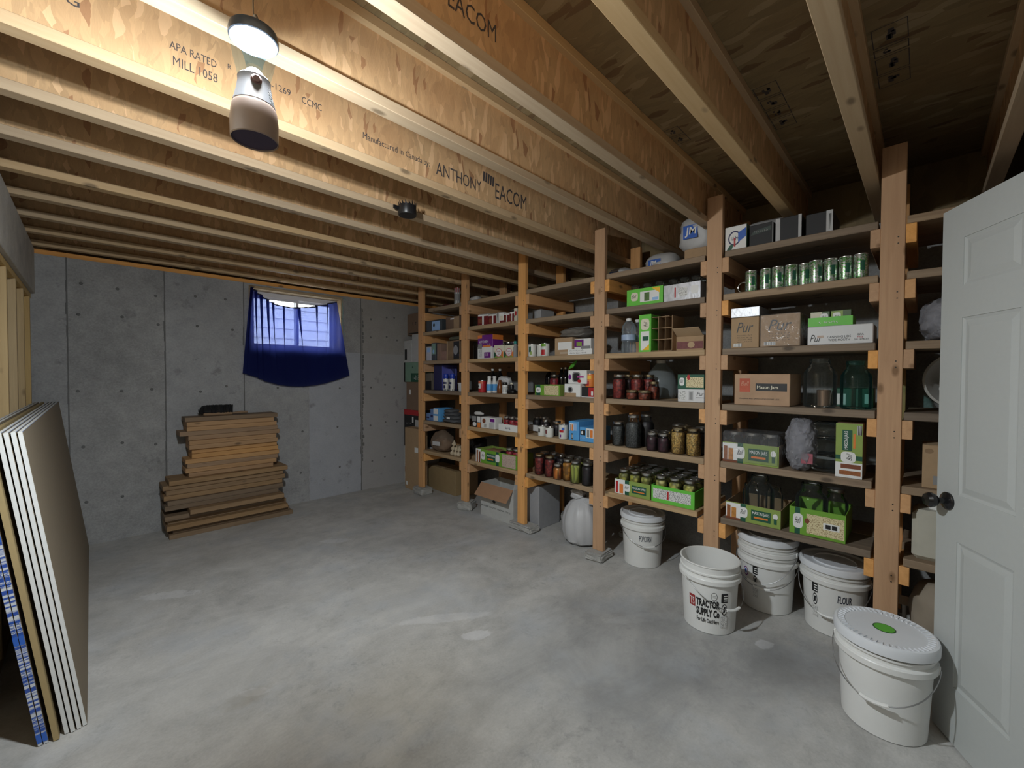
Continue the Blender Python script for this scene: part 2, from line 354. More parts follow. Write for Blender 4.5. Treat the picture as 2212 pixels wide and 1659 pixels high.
class Print:
    """flat print on one face; u 0..1 left-right, v 0..1 bottom-top; fn(u,v,lift)->point"""
    def __init__(s, fn, w, h): s.fn = fn; s.w = w; s.h = h; s.mb = MB(); s.mats = []; s.k = 0
    def mi(s, m):
        if m not in s.mats: s.mats.append(m)
        return s.mats.index(m)
    def rect(s, u0, v0, u1, v1, m):
        s.k += 1; e = .0004+.00015*s.k; s.mb.quad(s.fn(u0,v0,e), s.fn(u1,v0,e), s.fn(u1,v1,e), s.fn(u0,v1,e), s.mi(m))
    def ell(s, u, v, ru, rv, m, n=18, sq=1.0):
        s.k += 1; e = .0004+.00015*s.k; pts = []
        for i in range(n):
            a = 2*math.pi*i/n; c, q = math.cos(a), math.sin(a)
            c = math.copysign(abs(c)**sq, c); q = math.copysign(abs(q)**sq, q); pts.append(s.fn(u+ru*c, v+rv*q, e))
        s.mb.poly(pts, s.mi(m))
    def tri(s, pts, m):
        s.k += 1; e = .0004+.00015*s.k; s.mb.poly([s.fn(a, b, e) for a, b in pts], s.mi(m))
    def text(s, u, v, hv, txt, m, shear=0., maxw=None, bold=0., center=False, rot=False):
        s.k += 1; e = .0005+.00015*s.k; vs, fs, tw, th = text_geo(txt, shear, bold)
        if not rot:
            kv = hv/th; ku = kv*s.h/s.w
            if maxw and tw*ku > maxw: ku = maxw/tw
            if center: u -= tw*ku/2
            pts = [s.fn(u+a*ku, v+b*kv, e) for a, b in vs]
        else:
            ku = hv/th; kv = ku*s.w/s.h
            if maxw and tw*kv > maxw: kv = maxw/tw
            pts = [s.fn(u-b*ku, v+a*kv, e) for a, b in vs]
        s.mb.raw(pts, fs, s.mi(m))
    def scrib(s, u0, v0, u1, v1, m, n=7, seed=1):
        # print too small to read in the photograph: broken strokes
        rn = random.Random(seed*31+n); s.k += 1; e = .0005+.00015*s.k; du = (u1-u0)/n
        for i in range(n):
            if rn.random() < .12: continue
            a = u0+du*i; b = a+du*rn.uniform(.5, .85); c = v0+(v1-v0)*rn.uniform(0, .25); d = v1-(v1-v0)*rn.uniform(0, .25); g = (d-c)*.3; mi = s.mi(m)
            s.mb.quad(s.fn(a, c, e), s.fn(a+(b-a)*.35, c, e), s.fn(a+(b-a)*.35, d, e), s.fn(a, d, e), mi)
            q = rn.choice((c, (c+d)/2-g/2, d-g)); s.mb.quad(s.fn(a, q, e), s.fn(b, q, e), s.fn(b, q+g, e), s.fn(a, q+g, e), mi)
    def done(s, parent, name='printing'):
        if s.mb.v:
            o = build(s.mb, name, s.mats, parent); o['kind'] = 'stuff'; return o
def face_front(d, w, h): return lambda u, v, e: (-d/2-e, w/2-u*w, v*h)
def face_side(d, w, h): return lambda u, v, e: (-d/2+u*d, -w/2-e, v*h)
def face_top(d, w, h): return lambda u, v, e: (-d/2+v*d, w/2-u*w, h+e)
# ------------------------------------------------------------------ SETTING
ZJ = 2.343; JD = .302; ZS = ZJ+JD; YB = 4.806; XL = -.29; XR = 3.43; YF = -.46
mb = MB(); mb.box(-.5, -.8, -.12, XR+.2, YB+.25, 0); struct(build(mb, 'floor', CFLOOR))
# ceiling: sheathing + I-joists
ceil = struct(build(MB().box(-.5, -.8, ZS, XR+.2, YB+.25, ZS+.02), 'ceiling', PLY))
def jfar(k):
    y = 1.851+.411*(k-1)
    return .229 if k == -3 else y
JX0, JX1 = -.42, XR+.05
webme = MB().box(JX0, -.0048, .036, JX1, .0048, JD-.036).mesh('joist', OSB)
flme = MB().cham(JX0, -.029, 0, JX1, .029, .038, .002).mesh('flange', FLANGE)
JO = {}
for k in range(-4, 9):
    y = jfar(k)-.029
    j = link('joist', webme, ceil, (0, y, ZJ)); JO[k] = j
    link('bottom_flange', flme, j); link('top_flange', flme, j, (0, 0, JD-.038))
def joist_text(k, px, py, px1, txt, shear=0., squash=1., lines=None, bold=0.):
    y = jfar(k)-.029-.0055; a = hit(px, py, 1, y)
    vs, fs, tw, th = text_geo(txt, shear, bold)
    # width from right-hand column
    b = None
    lo, hi = a[0], a[0]+3
    for _ in range(40):
        mid = (lo+hi)/2
        if proj((mid, y, a[2]))[0] < px1: lo = mid
        else: hi = mid
    kx = (lo-a[0])/tw
    mb = MB(); mb.raw([(a[0]+p*kx, y, a[2]+q*kx*squash) for p, q in vs], fs)
    o = build(mb, 'stamped_lettering', STAMP, JO[k], (0, -(jfar(k)-.029), -ZJ)); return o
STAMP = C('stamp_ink', (.07,.06,.06), .8, var=.4, scale=80)
joist_text(1, 942, 376, 1040, 'ANTHONY', squash=1.5); joist_text(1, 1070, 428, 1137, 'EACOM', squash=1.6)
y1 = jfar(1)-.029-.0055
mbx = MB()
for i in range(5):
    a = hit(1043+i*5, 390+i*3, 1, y1)
    mbx.quad((a[0], y1, a[2]), (a[0]+.012, y1, a[2]), (a[0]+.018, y1, a[2]+.055), (a[0]+.004, y1, a[2]+.055))
build(mbx, 'stamped_logo', STAMP, JO[1], (0, -(jfar(1)-.029), -ZJ))
joist_text(1, 784, 303, 928, 'Manufactured in Canada by:', squash=1.3)
joist_text(1, 366, 103, 468, 'APA RATED', squash=1.5); joist_text(1, 374, 140, 470, 'MILL 1058', squash=1.5)
joist_text(1, 492, 148, 500, 'R', squash=1.2); joist_text(1, 586, 190, 628, '-1269', squash=1.2); joist_text(1, 652, 222, 695, 'CCMC', squash=1.4)
joist_text(1, 140, 5, 172, 'G', squash=1.0); joist_text(-1, 968, 12, 1072, 'EACOM', squash=1.4)
# sheathing stamps between the joists
def sheath_stamp(px, py, dx, dy, items):
    p = hit(px, py, 2, ZS-.001); mb = MB(); z = ZS-.0008
    x, y = p[0], p[1]; t = .003
    for it in items:
        wq = it[1]
        for (a, b, c, d) in ((0,0,wq,t),(0,dy-t,wq,dy),(0,0,t,dy),(wq-t,0,wq,dy)):
            mb.quad((x+a, y-b, z), (x+a, y-d, z), (x+c, y-d, z), (x+c, y-b, z))
        if it[0]:
            rn = random.Random(int(wq*1000)+len(it[0]))
            for q in range(5):
                ax, ay = x+wq*rn.uniform(.2, .55), y-dy*rn.uniform(.25, .6); lx, ly = wq*rn.uniform(.12, .3), dy*rn.uniform(.06, .18)
                mb.quad((ax, ay, z-.0003), (ax, ay-ly, z-.0003), (ax+lx, ay-ly, z-.0003), (ax+lx, ay, z-.0003))
        x += wq+.012
    build(mb, 'sheathing_stamp', STAMP, ceil)
sheath_stamp(1432, 285, 0, .075, [('T&G', .08), ('SP1', .08)])
sheath_stamp(1625, 195, 0, .09, [('48/24', .10), ('APA', .09), ('23/32', .09), ('G', .10)])
sheath_stamp(1880, 70, 0, .1, [('E', .12), ('II', .05), ('E', .12), ('O', .1)])
# back wall with window opening
WX0, WX1, WZ0, WZ1 = 1.118, 2.066, 1.645, 2.288; WT = .22; ZW = 2.305
mb = MB()
mb.box(-.45, YB, 0, WX0, YB+WT, ZW); mb.box(WX1, YB, 0, XR+.2, YB+WT, ZW); mb.box(WX0, YB, 0, WX1, YB+WT, WZ0); mb.box(WX0, YB, WZ1, WX1, YB+WT, ZW)
wb = struct(build(mb, 'wall_back', CWALL))
SEAM = C('seam_cement', (.15,.15,.148), .9, var=.4, scale=14)
SEAML = C('seam_pale', (.36,.36,.37), .9, var=.4, scale=14)
for px, m in ((148, SEAM), (358, SEAM), (528, SEAM), (667, SEAML), (780, SEAM)):
    x = hit(px, 850, 1, YB)[0]; top = ZW
    if WX0 < x < WX1: top = WZ0-.01
    mb = MB(); n = 26
    for i in range(n):
        za, zb = top*i/n, top*(i+1)/n; wa = .004+.007*random.random()*(random.random() > .45)
        mb.box(x-wa, YB-.0025, za, x+.004, YB+.001, zb)
    build(mb, 'form_seam', m, wb)
tie = MB().lathe([(.012,0),(.009,.003),(.004,.0035)], 10).mesh('tie_mark', SEAM)
for x in (-.05, .18, .40, .70, .95, 1.35, 1.62, 2.0, 2.42, 2.62, 2.75):
    for z in (.35, .80, 1.25, 1.85, 2.1):
        if z > 1.2 and WX0-.15 < x < WX1+.15 and z > 1.3: continue
        link('tie_mark', tie, wb, (x+random.uniform(-.03,.03), YB, z+random.uniform(-.03,.03)), (math.pi/2, random.random(), 0))
mb = MB()
for i in range(40):
    z = .35+i*.046; r_ = .012+.02*random.random()*(random.random() > .3)
    mb.extrude([(2.292, YB, z), (2.292+r_, YB, z+.004), (2.292+r_*.9, YB, z+.04), (2.292, YB, z+.046)], (0, -.002, 0))
build(mb, 'spalled_edge', SEAM, wb)
sill = struct(build(MB().cham(-.4, YB+.01, ZW, XR, YB+.15, ZJ, .002), 'trim_1', PINE[0]))
struct(build(MB().box(-.45, YB+.15, ZJ, XR+.2, YB+.19, ZS), 'trim_2', PLY))
# window
win = struct(link('window_1', None, None, (0, 0, 0)))
BUCK = wood('window_buck_wood', (.62,.46,.26), (.46,.31,.16), 0)
VIN = C('vinyl_frame', (.8,.8,.82), .35, var=.03)
build(MB().cham(WX0, YB-.004, WZ1-.030, WX1, YB+WT, WZ1-.001, .002), 'buck_head', BUCK, win)
build(MB().cham(WX0+.001, YB-.004, WZ0+.02, WX0+.026, YB+WT, WZ1-.03, .002), 'buck_jamb', BUCK, win)
build(MB().cham(WX1-.026, YB-.004, WZ0+.02, WX1-.001, YB+WT, WZ1-.03, .002), 'buck_jamb', BUCK, win)
build(MB().cham(WX0, YB-.004, WZ0+.001, WX1, YB+WT, WZ0+.02, .002), 'window_sill', BUCK, win)
fx0, fx1, fz0, fz1 = WX0+.028, WX1-.028, WZ0+.021, WZ1-.032; fy = YB+.13
mb = MB(); mb.box(fx0, fy, fz0, fx1, fy+.07, fz0+.025); mb.box(fx0, fy, fz1-.045, fx1, fy+.07, fz1); mb.box(fx0, fy, fz0+.025, fx0+.025, fy+.07, fz1-.045); mb.box(fx1-.03, fy, fz0+.025, fx1, fy+.07, fz1-.045)
build(mb, 'window_frame', VIN, win)
xm = (fx0+fx1)/2+.02
for a, b, yy in ((fx0+.025, xm+.02, fy+.012), (xm-.02, fx1-.03, fy+.04)):
    mb = MB(); t = .026
    mb.box(a, yy, fz0+.025, b, yy+.02, fz0+.025+t); mb.box(a, yy, fz1-.045-t, b, yy+.02, fz1-.045); mb.box(a, yy, fz0+.025+t, a+t, yy+.02, fz1-.045-t); mb.box(b-t, yy, fz0+.025+t, b, yy+.02, fz1-.045-t)
    s_ = build(mb, 'sash', VIN, win)
    build(MB().box(a+t, yy+.008, fz0+.025+t, b-t, yy+.012, fz1-.045-t), 'pane', PANE, s_)
# house siding seen through the panes
ext = struct(build(MB().box(-1.2, YB+2.2, -.2, 4.4, YB+2.3, 3.6), 'wall_outside', C('siding_backing', (.5,.46,.4), .8)))
sd = MB().extrude([(-1.2, 0, 0), (-1.2, -.022, 0), (-1.2, -.006, .15), (-1.2, 0, .15)], (5.6, 0, 0)).mesh('siding_board', C('siding_paint', (.62,.58,.52), .7))
for i in range(22): link('siding_board', sd, ext, (0, YB+2.2, .3+i*.15))
gm = C('outside_soil', (.4,.38,.33), .9)
struct(build(MB().box(-1.2, YB+WT, 1.2, 4.4, YB+2.2, 1.55), 'ground_outside', gm))
# right wall, front wall, left wall
struct(build(MB().box(XR, YF-.2, 0, XR+.2, YB, ZW+.03), 'wall_right', CWALL2))
struct(build(MB().box(XR+.06, YF-.4, ZW+.02, XR+.10, YB+.2, ZS), 'trim_3', PLY))  # this and the next two: rim boards added to stop sky light
struct(build(MB().box(-.46, YF-.4, ZJ, -.425, YB+.2, ZS), 'trim_4', PLY))
struct(build(MB().box(-.5, YF-.12, ZJ-.001, XR+.1, YF-.07, ZS), 'trim_5', PLY))
DX0, DX1 = .83, 1.66
mb = MB(); mb.box(-.45, YF-.12, 0, DX0, YF, ZJ); mb.box(DX1, YF-.12, 0, XR, YF, ZJ); mb.box(DX0, YF-.12, 2.06, DX1, YF, ZJ)
struct(build(mb, 'wall_front', C('gypsum_paint', (.5,.49,.46), .8)))
mb = MB(); mb.box(DX0-.3, YF-1.6, 0, DX1+.3, YF-1.5, ZJ); mb.box(DX0-.4, YF-1.5, 0, DX0-.3, YF-.12, ZJ); mb.box(DX1+.3, YF-1.5, 0, DX1+.4, YF-.12, ZJ); mb.box(DX0-.4, YF-1.6, ZJ, DX1+.4, YF-.12, ZJ+.05); mb.box(DX0-.4, YF-1.6, -.05, DX1+.4, YF-.3, 0)
struct(build(mb, 'hall_closure', C('closure_paint', (.3,.29,.27), .8)))  # unseen hall box added to keep sky light out of the doorway
wl = struct(build(MB().box(-.47, YF-.12, 0, -.42, YB, ZJ), 'wall_left', C('left_sheathing', (.22,.19,.14), .85)))
build(MB().cham(-.40, YF, 2.0, XL, YB-.001, ZJ-.001, .003), 'beam', BEAMM, wl)
build(MB().cham(-.405, YF, 1.962, XL-.022, YB-.001, 1.999, .002), 'top_plate', STUD, wl)
build(MB().cham(-.405, YF, 0, XL-.022, YB-.001, .038, .002), 'bottom_plate', STUD, wl)
st = MB().cham(-.05, -.019, .0, .045, .019, 1.924, .002).mesh('stud', STUD)
for i in range(13): link('stud', st, wl, (-.355, 4.70-.40*i, .038))
# ------------------------------------------------------------------ DOOR
dl = Vector((2.362, -.045)); dd = Vector((-.880, -.475)).normalized(); DW = .81
door = struct(link('door_1', None, None, (dl.x, dl.y, 0.008), (0, 0, math.atan2(dd.y, dd.x))))
DPAINT = C('door_paint', (.47,.49,.48), .45, var=.03, scale=60, bump=.05)
# local: x from latch to hinge, visible face at y=-T (normal -Y local -> turned towards room)
T = .035; DH = 2.022
build(MB().box(.0, .006, 0, DW, T-.006, DH), 'core', DPAINT, door)
pz = [(.215, .765), (.94, 1.60), (1.72, 1.895)]; px_ = [(.11, .355), (.455, .70)]
for side in (0, 1):
    ya, yb = ((-.0, .0065) if side == 0 else (T-.0065, T))
    for a, b in ((0, .11), (.355, .455), (.70, DW)): build(MB().box(a, ya, 0, b, yb, DH), 'stile', DPAINT, door)
    zs = [0]+[q for p in pz for q in p]+[DH]
    for i in range(0, len(zs), 2):
        for a, b in px_: build(MB().box(a, ya, zs[i], b, yb, zs[i+1]), 'rail', DPAINT, door)
    for a, b in px_:
        for z0, z1 in pz:
            o = .035; i2 = .06; yo = .0064 if side == 0 else T-.0064; yi = .0008 if side == 0 else T-.0008
            q = [(a+.012, yo, z0+.012), (b-.012, yo, z0+.012), (b-.012, yo, z1-.012), (a+.012, yo, z1-.012)]
            r_ = [(a+o, yi, z0+o), (b-o, yi, z0+o), (b-o, yi, z1-o), (a+o, yi, z1-o)]
            mb = MB(); mb.poly(q if side else q); mb.poly(r_)
            for k in range(4): mb.quad(q[k], q[(k+1) % 4], r_[(k+1) % 4], r_[k])
            build(mb, 'panel', DPAINT, door)
            # moulded lip round the recess
            mb = MB(); e = .012; yl = (.0065, .0025) if side == 0 else (T-.0065, T-.0025)
            oq = [(a, z0), (b, z0), (b, z1), (a, z1)]; iq = [(a+e, z0+e), (b-e, z0+e), (b-e, z1-e), (a+e, z1-e)]
            for k in range(4):
                k2 = (k+1) % 4; mb.quad((oq[k][0], yl[1], oq[k][1]), (oq[k2][0], yl[1], oq[k2][1]), (iq[k2][0], yl[0], iq[k2][1]), (iq[k][0], yl[0], iq[k][1]))
            build(mb, 'moulding', DPAINT, door)
KNOB = C('black_knob', (.010,.010,.011), .22)
prof = [(.0, 0), (.033, 0), (.034, .006), (.028, .012), (.012, .016), (.011, .032), (.022, .040), (.028, .050), (.029, .060), (.022, .070), (.0, .073)]
kn = MB().lathe(prof, 20, close=False).mesh('knob', KNOB)
link('knob', kn, door, (.062, 0, .905), (math.pi/2, 0, 0)); link('knob', kn, door, (.062, T, .905), (-math.pi/2, 0, 0))
# ------------------------------------------------------------------ SHELVING
SX = 2.697; LV = [.525, .870, 1.220, 1.556, 1.885, 2.145]
PH = [4.21, 3.407, 2.594, 1.79, .970, .160, -.35]          # high-Y edge of each front post
PW = .089; BT = .038; DEEP = 3.235
shelf = thing('wooden_shelving', 'long open pantry shelving of pine posts and plank shelves along the right wall', 'shelving', (SX, 2.0, 0))
def part(mb, name, m, parent, org): 
    # org = world origin of the parent
    return build(mb, name, m, parent, (-org[0], -org[1], -org[2]))
SO = (SX, 2.0, 0)
postb = [.085, .090, .062, .062, .062, .062, .062]; BLKH = postb
for i, yh in enumerate(PH):
    top = 2.49 if i < 6 else 2.3
    z0 = postb[i]
    me = MB().cham(-.019, -PW/2, 0, .019, PW/2, top-z0, .002).mesh('post', PINE[2])
    link('post', me, shelf, (.019, yh-PW/2-2.0, z0))
    yb_ = yh-PW/2
    me2 = MB().cham(-.019, -PW/2, 0, .019, PW/2, 2.47-z0, .002).mesh('back_post', PINE[2])
    link('back_post', me2, shelf, (DEEP+.022-SX, yb_-2.0, z0))
    nm = MB()
    for z in LV:
        for dy in (-1, 1):
            yc = (yh-PW-.019) if dy < 0 else (yh+.019)
            if (i == 0 and dy > 0) or (i == 6 and dy < 0): continue
            me = MB().cham(0, -.019, -PW, .66 if dy < 0 else .58, .019, 0, .002).mesh('cleat', PINE[0])
            link('cleat', me, shelf, (.004, yc-2.0, z-BT-.0005))
        for q in (-.030, -.055): nm.lathe([(.004, 0), (.004, .001)], 6, (0, 0, 0))
BAYS = {}
for b in range(1, 7):
    ya, yb_ = PH[b]+.003, PH[b-1]-PW-.003; BAYS[b] = (ya, yb_)
    for li, z in enumerate(LV):
        fx = SX+.006
        for k, (xa, xb) in enumerate(((fx, fx+.262), (fx+.268, DEEP))):
            y1_, y0_ = yb_-random.uniform(0, .012), ya+random.uniform(0, .012)
            if b == 4 and li == 0: y0_ += .035
            if b == 1 and li == 5: y1_ -= .10; 
            mset = OLDW if (b >= 4 and li >= 4) or (b in (1, 2, 3) and li == 2) or (b == 5 and li < 4) or b == 6 else BOARD
            me = MB().cham(xa, -(y1_-y0_)/2, -BT, xb, (y1_-y0_)/2, 0, .003).mesh('shelf_board', mset[1])
            link('shelf_board', me, shelf, (-SX, (y0_+y1_)/2-2.0, z))
# nail heads on the post faces beside each cleat
nail = MB().lathe([(.0035, 0), (.003, .0008)], 6).mesh('nail_head', C('nail_steel', (.06,.055,.05), .5, .8))
for i, yh in enumerate(PH[:6]):
    for z in LV:
        for dz in (-.055, -.085):
            link('nail_head', nail, shelf, (-.0001, yh-PW*(.72 if i > 3 else .75)-2.0, z-BT-dz-.14), (0, -math.pi/2, 0))
# concrete blocks under the posts
def block(i, x, y, rz, sx, sy, h, label, back=False):
    mb = MB(); bm = bmesh.new(); bmesh.ops.create_cube(bm, size=1)
    for v in bm.verts: v.co = Vector((v.co.x*sx, v.co.y*sy, (v.co.z+.5)*h))
    bmesh.ops.bevel(bm, geom=bm.edges[:], offset=.012, segments=2, affect='EDGES')
    bmesh.ops.subdivide_edges(bm, edges=bm.edges[:], cuts=2, use_grid_fill=True)
    rnd = random.Random(i*7+int(back))
    for v in bm.verts:
        if .004 < v.co.z < h-.004: v.co.x += rnd.uniform(-.005, .005); v.co.y += rnd.uniform(-.005, .005)
        elif v.co.z <= .004: v.co.z = max(0, v.co.z)
    me = bpy.data.meshes.new('concrete_block'); bm.to_mesh(me); bm.free(); me.materials.append(CBLK)
    o = link('concrete_block', me, None, (x, y, 0), (0, 0, rz)); tag(o, label, 'block', 'concrete blocks under the shelf posts')
ordn = ['first', 'second', 'third', 'fourth', 'fifth', 'sixth', 'seventh', 'eighth', 'ninth', 'tenth', 'eleventh', 'twelfth', 'thirteenth', 'fourteenth', 'fifteenth', 'sixteenth']
bpar = [(2.725, 0, .15, .20), (2.735, .5, .15, .16), (2.735, .0, .13, .28), (2.715, .08, .19, .15), (2.735, .1, .15, .2), (2.735, .0, .15, .2)]
for i in range(6):
    x, rz, sx, sy = bpar[i]
    block(i, x, PH[i]-PW/2, rz, sx, sy, BLKH[i]-.001, f'rough grey concrete block under the {ordn[i]} front post from the back wall')
    block(i+20, DEEP+.03, PH[i]-PW/2, rz*.3, .19, .2, BLKH[i]-.001, f'rough grey concrete block under the {ordn[i]} rear post from the back wall')
# ------------------------------------------------------------------ LUMBER PILE
LBL = 'lumber pile against the back wall'
z = 0.0; yb0 = YB-.012
rows = []   # (x0px,x1px,depth,front)
lower = [(365, 632, .30), (373, 625, .285), (360, 622, .31), (362, 618, .27), (356, 610, .29), (411, 614, .36), (356, 602, .27), (362, 612, .27), (354, 610, .25), (359, 616, .27), (352, 612, .24), (366, 622, .28)]
n = len(lower)
for i, (a, b, d) in enumerate(lower):
    h_ = .0405; yf = yb0-d-random.choice((.005, .02, .035, .045))
    pa, pb = hit(a, 1100, 1, yf)[0], hit(b, 1060, 1, yf)[0]
    me = MB().cham(-(pb-pa)/2, -d/2, 0, (pb-pa)/2, d/2, h_-.0012, .002).mesh('lumber_board', BROWNL)
    o = link('lumber_board', me, None, ((pa+pb)/2, yf+d/2, z)); z += h_
    tag(o, f'wide aged brown board, {ordn[i]} up from the floor in the lumber pile', 'board', 'wide boards at the bottom of the lumber pile')
# one short pale-edged plank pulled forward on the lower pile
upper = [(407, 590), (400, 597), (404, 600), (400, 603), (414, 601), (414, 598), (409, 600), (409, 597), (407, 604), (388, 600), (404, 598), (404, 592), (400, 600), (395, 600), (397, 598)]
ztop0 = z
for i, (a, b) in enumerate(upper[:13]):
    h_ = .0405; d = .20; yf = yb0-d-.01-.03*random.random()
    pa, pb = hit(a, 950, 1, yf)[0], hit(b, 950, 1, yf)[0]
    me = MB().cham(-(pb-pa)/2, -d/2, 0, (pb-pa)/2, d/2, h_-.0012, .002).mesh('lumber_stud', NEWL if i < 12 else BROWNL)
    o = link('lumber_stud', me, None, ((pa+pb)/2, yf+d/2, z)); z += h_
    tag(o, f'short yellow pine stud, {ordn[12-i]} down from the top of the lumber pile', 'board', 'short studs on top of the lumber pile')
ztop = z
# hand brush on top
bx_ = hit(430, 895, 1, YB-.14)[0]; be = hit(502, 890, 1, YB-.14)[0]; bh = hit(535, 890, 1, YB-.14)[0]
br = thing('bench_brush', 'black bristled bench brush with a wooden handle on top of the lumber pile', 'brush', ((bx_+be)/2, YB-.14, ztop))
BRIS = C('black_bristle', (.008,.008,.009), .8)
mb = MB(); L = be-bx_
for i in range(420):
    a = random.random(); x = -L/2+a*L; yy = random.uniform(-.02, .02); up_ = .03+.062*math.sin(min(1, a*4+.15)*math.pi/2)
    mb.tube([(x, yy, .022), (x+random.uniform(-.012,.008), yy+random.uniform(-.012,.012), up_+random.uniform(-.006,.006))], .0035, 4)
mb.cham(-L/2+.02, -.022, .014, L/2-.012, .022, .066, .02)
o = build(mb, 'bristles', BRIS, br); o['kind'] = 'stuff'
hw = wood('brush_wood', (.42,.27,.15), (.3,.18,.09), 0, False)
build(MB().cham(-L/2+.03, -.026, 0.0006, L/2, .022, .026, .008), 'brush_block', hw, br)
build(MB().tube([(L/2-.01, 0, .014), (L/2+.03, 0, .016), (L/2+.07, 0, .018), (bh-(bx_+be)/2, 0, .018)], [.009, .010, .013, .010], 10), 'handle', hw, br)
# ------------------------------------------------------------------ DRYWALL SHEETS
ang = math.atan2(.150, 1.165)
PAPER = C('gypsum_paper_brown', (.24,.19,.125), .85, var=.06); CORE = C('gypsum_core', (.66,.67,.66), .8, var=.08, scale=60); TAPEB = ink('bundle_tape', (.55,.58,.62), (.03,.08,.35), 3, 60, .48); CBRD = C('brown_edge_board', (.36,.27,.13), .8)
shs = [(.0125, 'w'), (.0125, 'w'), (.0125, 'w'), (.0125, 'w'), (.016, 'k'), (.0125, 't'), (.0125, 't')]
xf = -.026; near = 2.335
off = [0, .006, .010, .004, .02, .012, .012]; gap = [.003, .004, .004, .012, .012, .002, .002]
slen = 2.44
for i, (th, kind) in enumerate(shs):
    nm = {'w': 'gypsum sheet', 'k': 'brown board sheet', 't': 'taped gypsum sheet'}[kind]
    d = {'w': f'brown faced gypsum sheet with white edge, {ordn[i]} from the room side, leaning left wall', 'k': 'thick brown board sandwiched among gypsum sheets leaning on the left wall', 't': f'gypsum sheet with blue lettered end tape, {ordn[6-i]} from the left wall'}[kind]
    t_ = thing('gypsum_sheet' if kind != 'k' else 'brown_board', d, 'sheet', (xf, near-off[i], .003), 0, 'building sheets leaning on the left wall')
    t_.rotation_euler = (0, -ang, 0)
    ln = slen-.03*random.random()
    H_ = 1.185
    build(MB().box(-th, .001, .001, 0, ln, H_), 'board', PAPER if kind != 'k' else CBRD, t_)
    e = MB(); e.box(-th+.0005, -.0015, .001, -.0005, .002, H_)
    build(e, 'end_edge', {'w': CORE, 'k': CBRD, 't': TAPEB}[kind], t_)
    build(MB().box(-th+.0004, .0, H_-.0004, -.0004, ln, H_+.0004), 'top_edge', CORE if kind != 'k' else CBRD, t_)
    if kind == 't':
        pr = Print(lambda u, v, ee: (-th+u*th, -.0016-ee, v*H_), th, H_)
        for k in range(6): pr.text(.9, .05+.16*k, .8, 'REGULAR', BLUE, rot=True, maxw=.12)
        for k in range(3): pr.rect(.0, .01+.33*k, 1, .04+.33*k, BLUE)
        pr.done(t_)
    elif kind == 'w':
        build(MB().box(-.0012, .0, H_-.0005, .0006, ln, H_+.0006), 'paper_edge', C('blue_edge_tape', (.2,.26,.4), .7), t_)
    xf -= (th+gap[i])/math.cos(ang)
# ------------------------------------------------------------------ CURTAIN
def lerp_pts(pts, u):
    n = len(pts)-1; k = min(n-1, int(u*n)); f = u*n-k
    p0 = pts[max(0, k-1)]; p1 = pts[k]; p2 = pts[k+1]; p3 = pts[min(n, k+2)]
    return tuple(.5*((2*b)+(-a+c)*f+(2*a-5*b+4*c-d)*f*f+(-a+3*b-3*c+d)*f**3) for a, b, c, d in zip(p0, p1, p2, p3))
YC = YB-.036
topc = [hit(x, y, 1, YC) for x, y in ((541, 619), (562, 638), (590, 655), (622, 663), (655, 664), (690, 660), (727, 652))]
botc = [hit(x, y, 1, YC) for x, y in ((524, 806), (553, 815), (580, 826), (622, 834), (665, 834), (710, 826), (755, 811))]
topc = [(p[0], p[2]) for p in topc]; botc = [(p[0], p[2]) for p in botc]
folds = [(.03,.35,.006,40), (.10,.9,.010,34), (.17,1.0,.012,30), (.26,1.1,.010,26), (.33,.9,.012,30), (.45,.3,.006,30), (.62,.4,.006,20), (.80,-.6,.008,24), (.90,-.9,.010,30)]
def cloth(u, v):
    a = lerp_pts(topc, u); b = lerp_pts(botc, u)
    x = a[0]+(b[0]-a[0])*v; z = a[1]+(b[1]-a[1])*v
    dy = 0
    for c, s, am, kk in folds:
        cc = c+s*.10*v; q = (u-cc)*kk*1.5*(1-.3*v); g = math.exp(-q*q)
        dy -= am*g*(1-.5*v)*2.0
        x -= (2.6*(1-.65*v)/(kk*1.5))*q*g*.95
    dy += .006*math.sin(u*23+v*2)*(1-v)+.004*math.sin(u*61)*(1-v)**2
    return (x, YC+max(-.045, min(.024, dy)), z+.0)
t = NT('navy_voile'); v_ = t.coords((1,1,1), False)
wv = t.noise(t.n('ShaderNodeMapping', {0: v_, 3: (60, 1, 420)}).outputs[0], 1, 2)
colr = t.ramp(wv, [(.35, (.018,.022,.10)), (.65, (.03,.038,.15))])
df = t.n('ShaderNodeBsdfDiffuse', {0: t.mixc(1., colr, (.35,.35,.4), 'MULTIPLY')}).outputs[0]; tl = t.n('ShaderNodeBsdfTranslucent', {0: (.07,.10,.50,1)}).outputs[0]
tr = t.n('ShaderNodeBsdfTransparent', {0: (.50,.60,1.,1)}).outputs[0]
a_ = t.n('ShaderNodeMixShader', {0: .40, 1: df, 2: tl}).outputs[0]
b_ = t.n('ShaderNodeMixShader', {0: t.math('MULTIPLY_ADD', wv, .26, .06), 1: a_, 2: tr}).outputs[0]
t.t.links.new(b_, t.out.inputs[0]); VOILE = t.mat
cur = thing('curtain', 'sagging dark blue sheer curtain hung across the small basement window', 'curtain', (1.6, YC, 1.26))
co_ = (1.6, YC, 1.26)
part(MB().grid(cloth, 300, 40), 'cloth', VOILE, cur, co_)
hem = [(lambda p: (p[0], p[1], p[2]))(cloth(i/60, 0)) for i in range(61)]
part(MB().tube([(p[0], p[1], p[2]-.004) for p in hem], [.006+.0025*math.sin(i*1.7) for i in range(61)], 6), 'gathered_header', C('navy_hem', (.012,.014,.05), .8), cur, co_)
part(MB().tube([(lambda p: (p[0], p[1], p[2]))(cloth(i/60, 1)) for i in range(61)], .003, 6), 'bottom_hem', MC['navy_hem'], cur, co_)
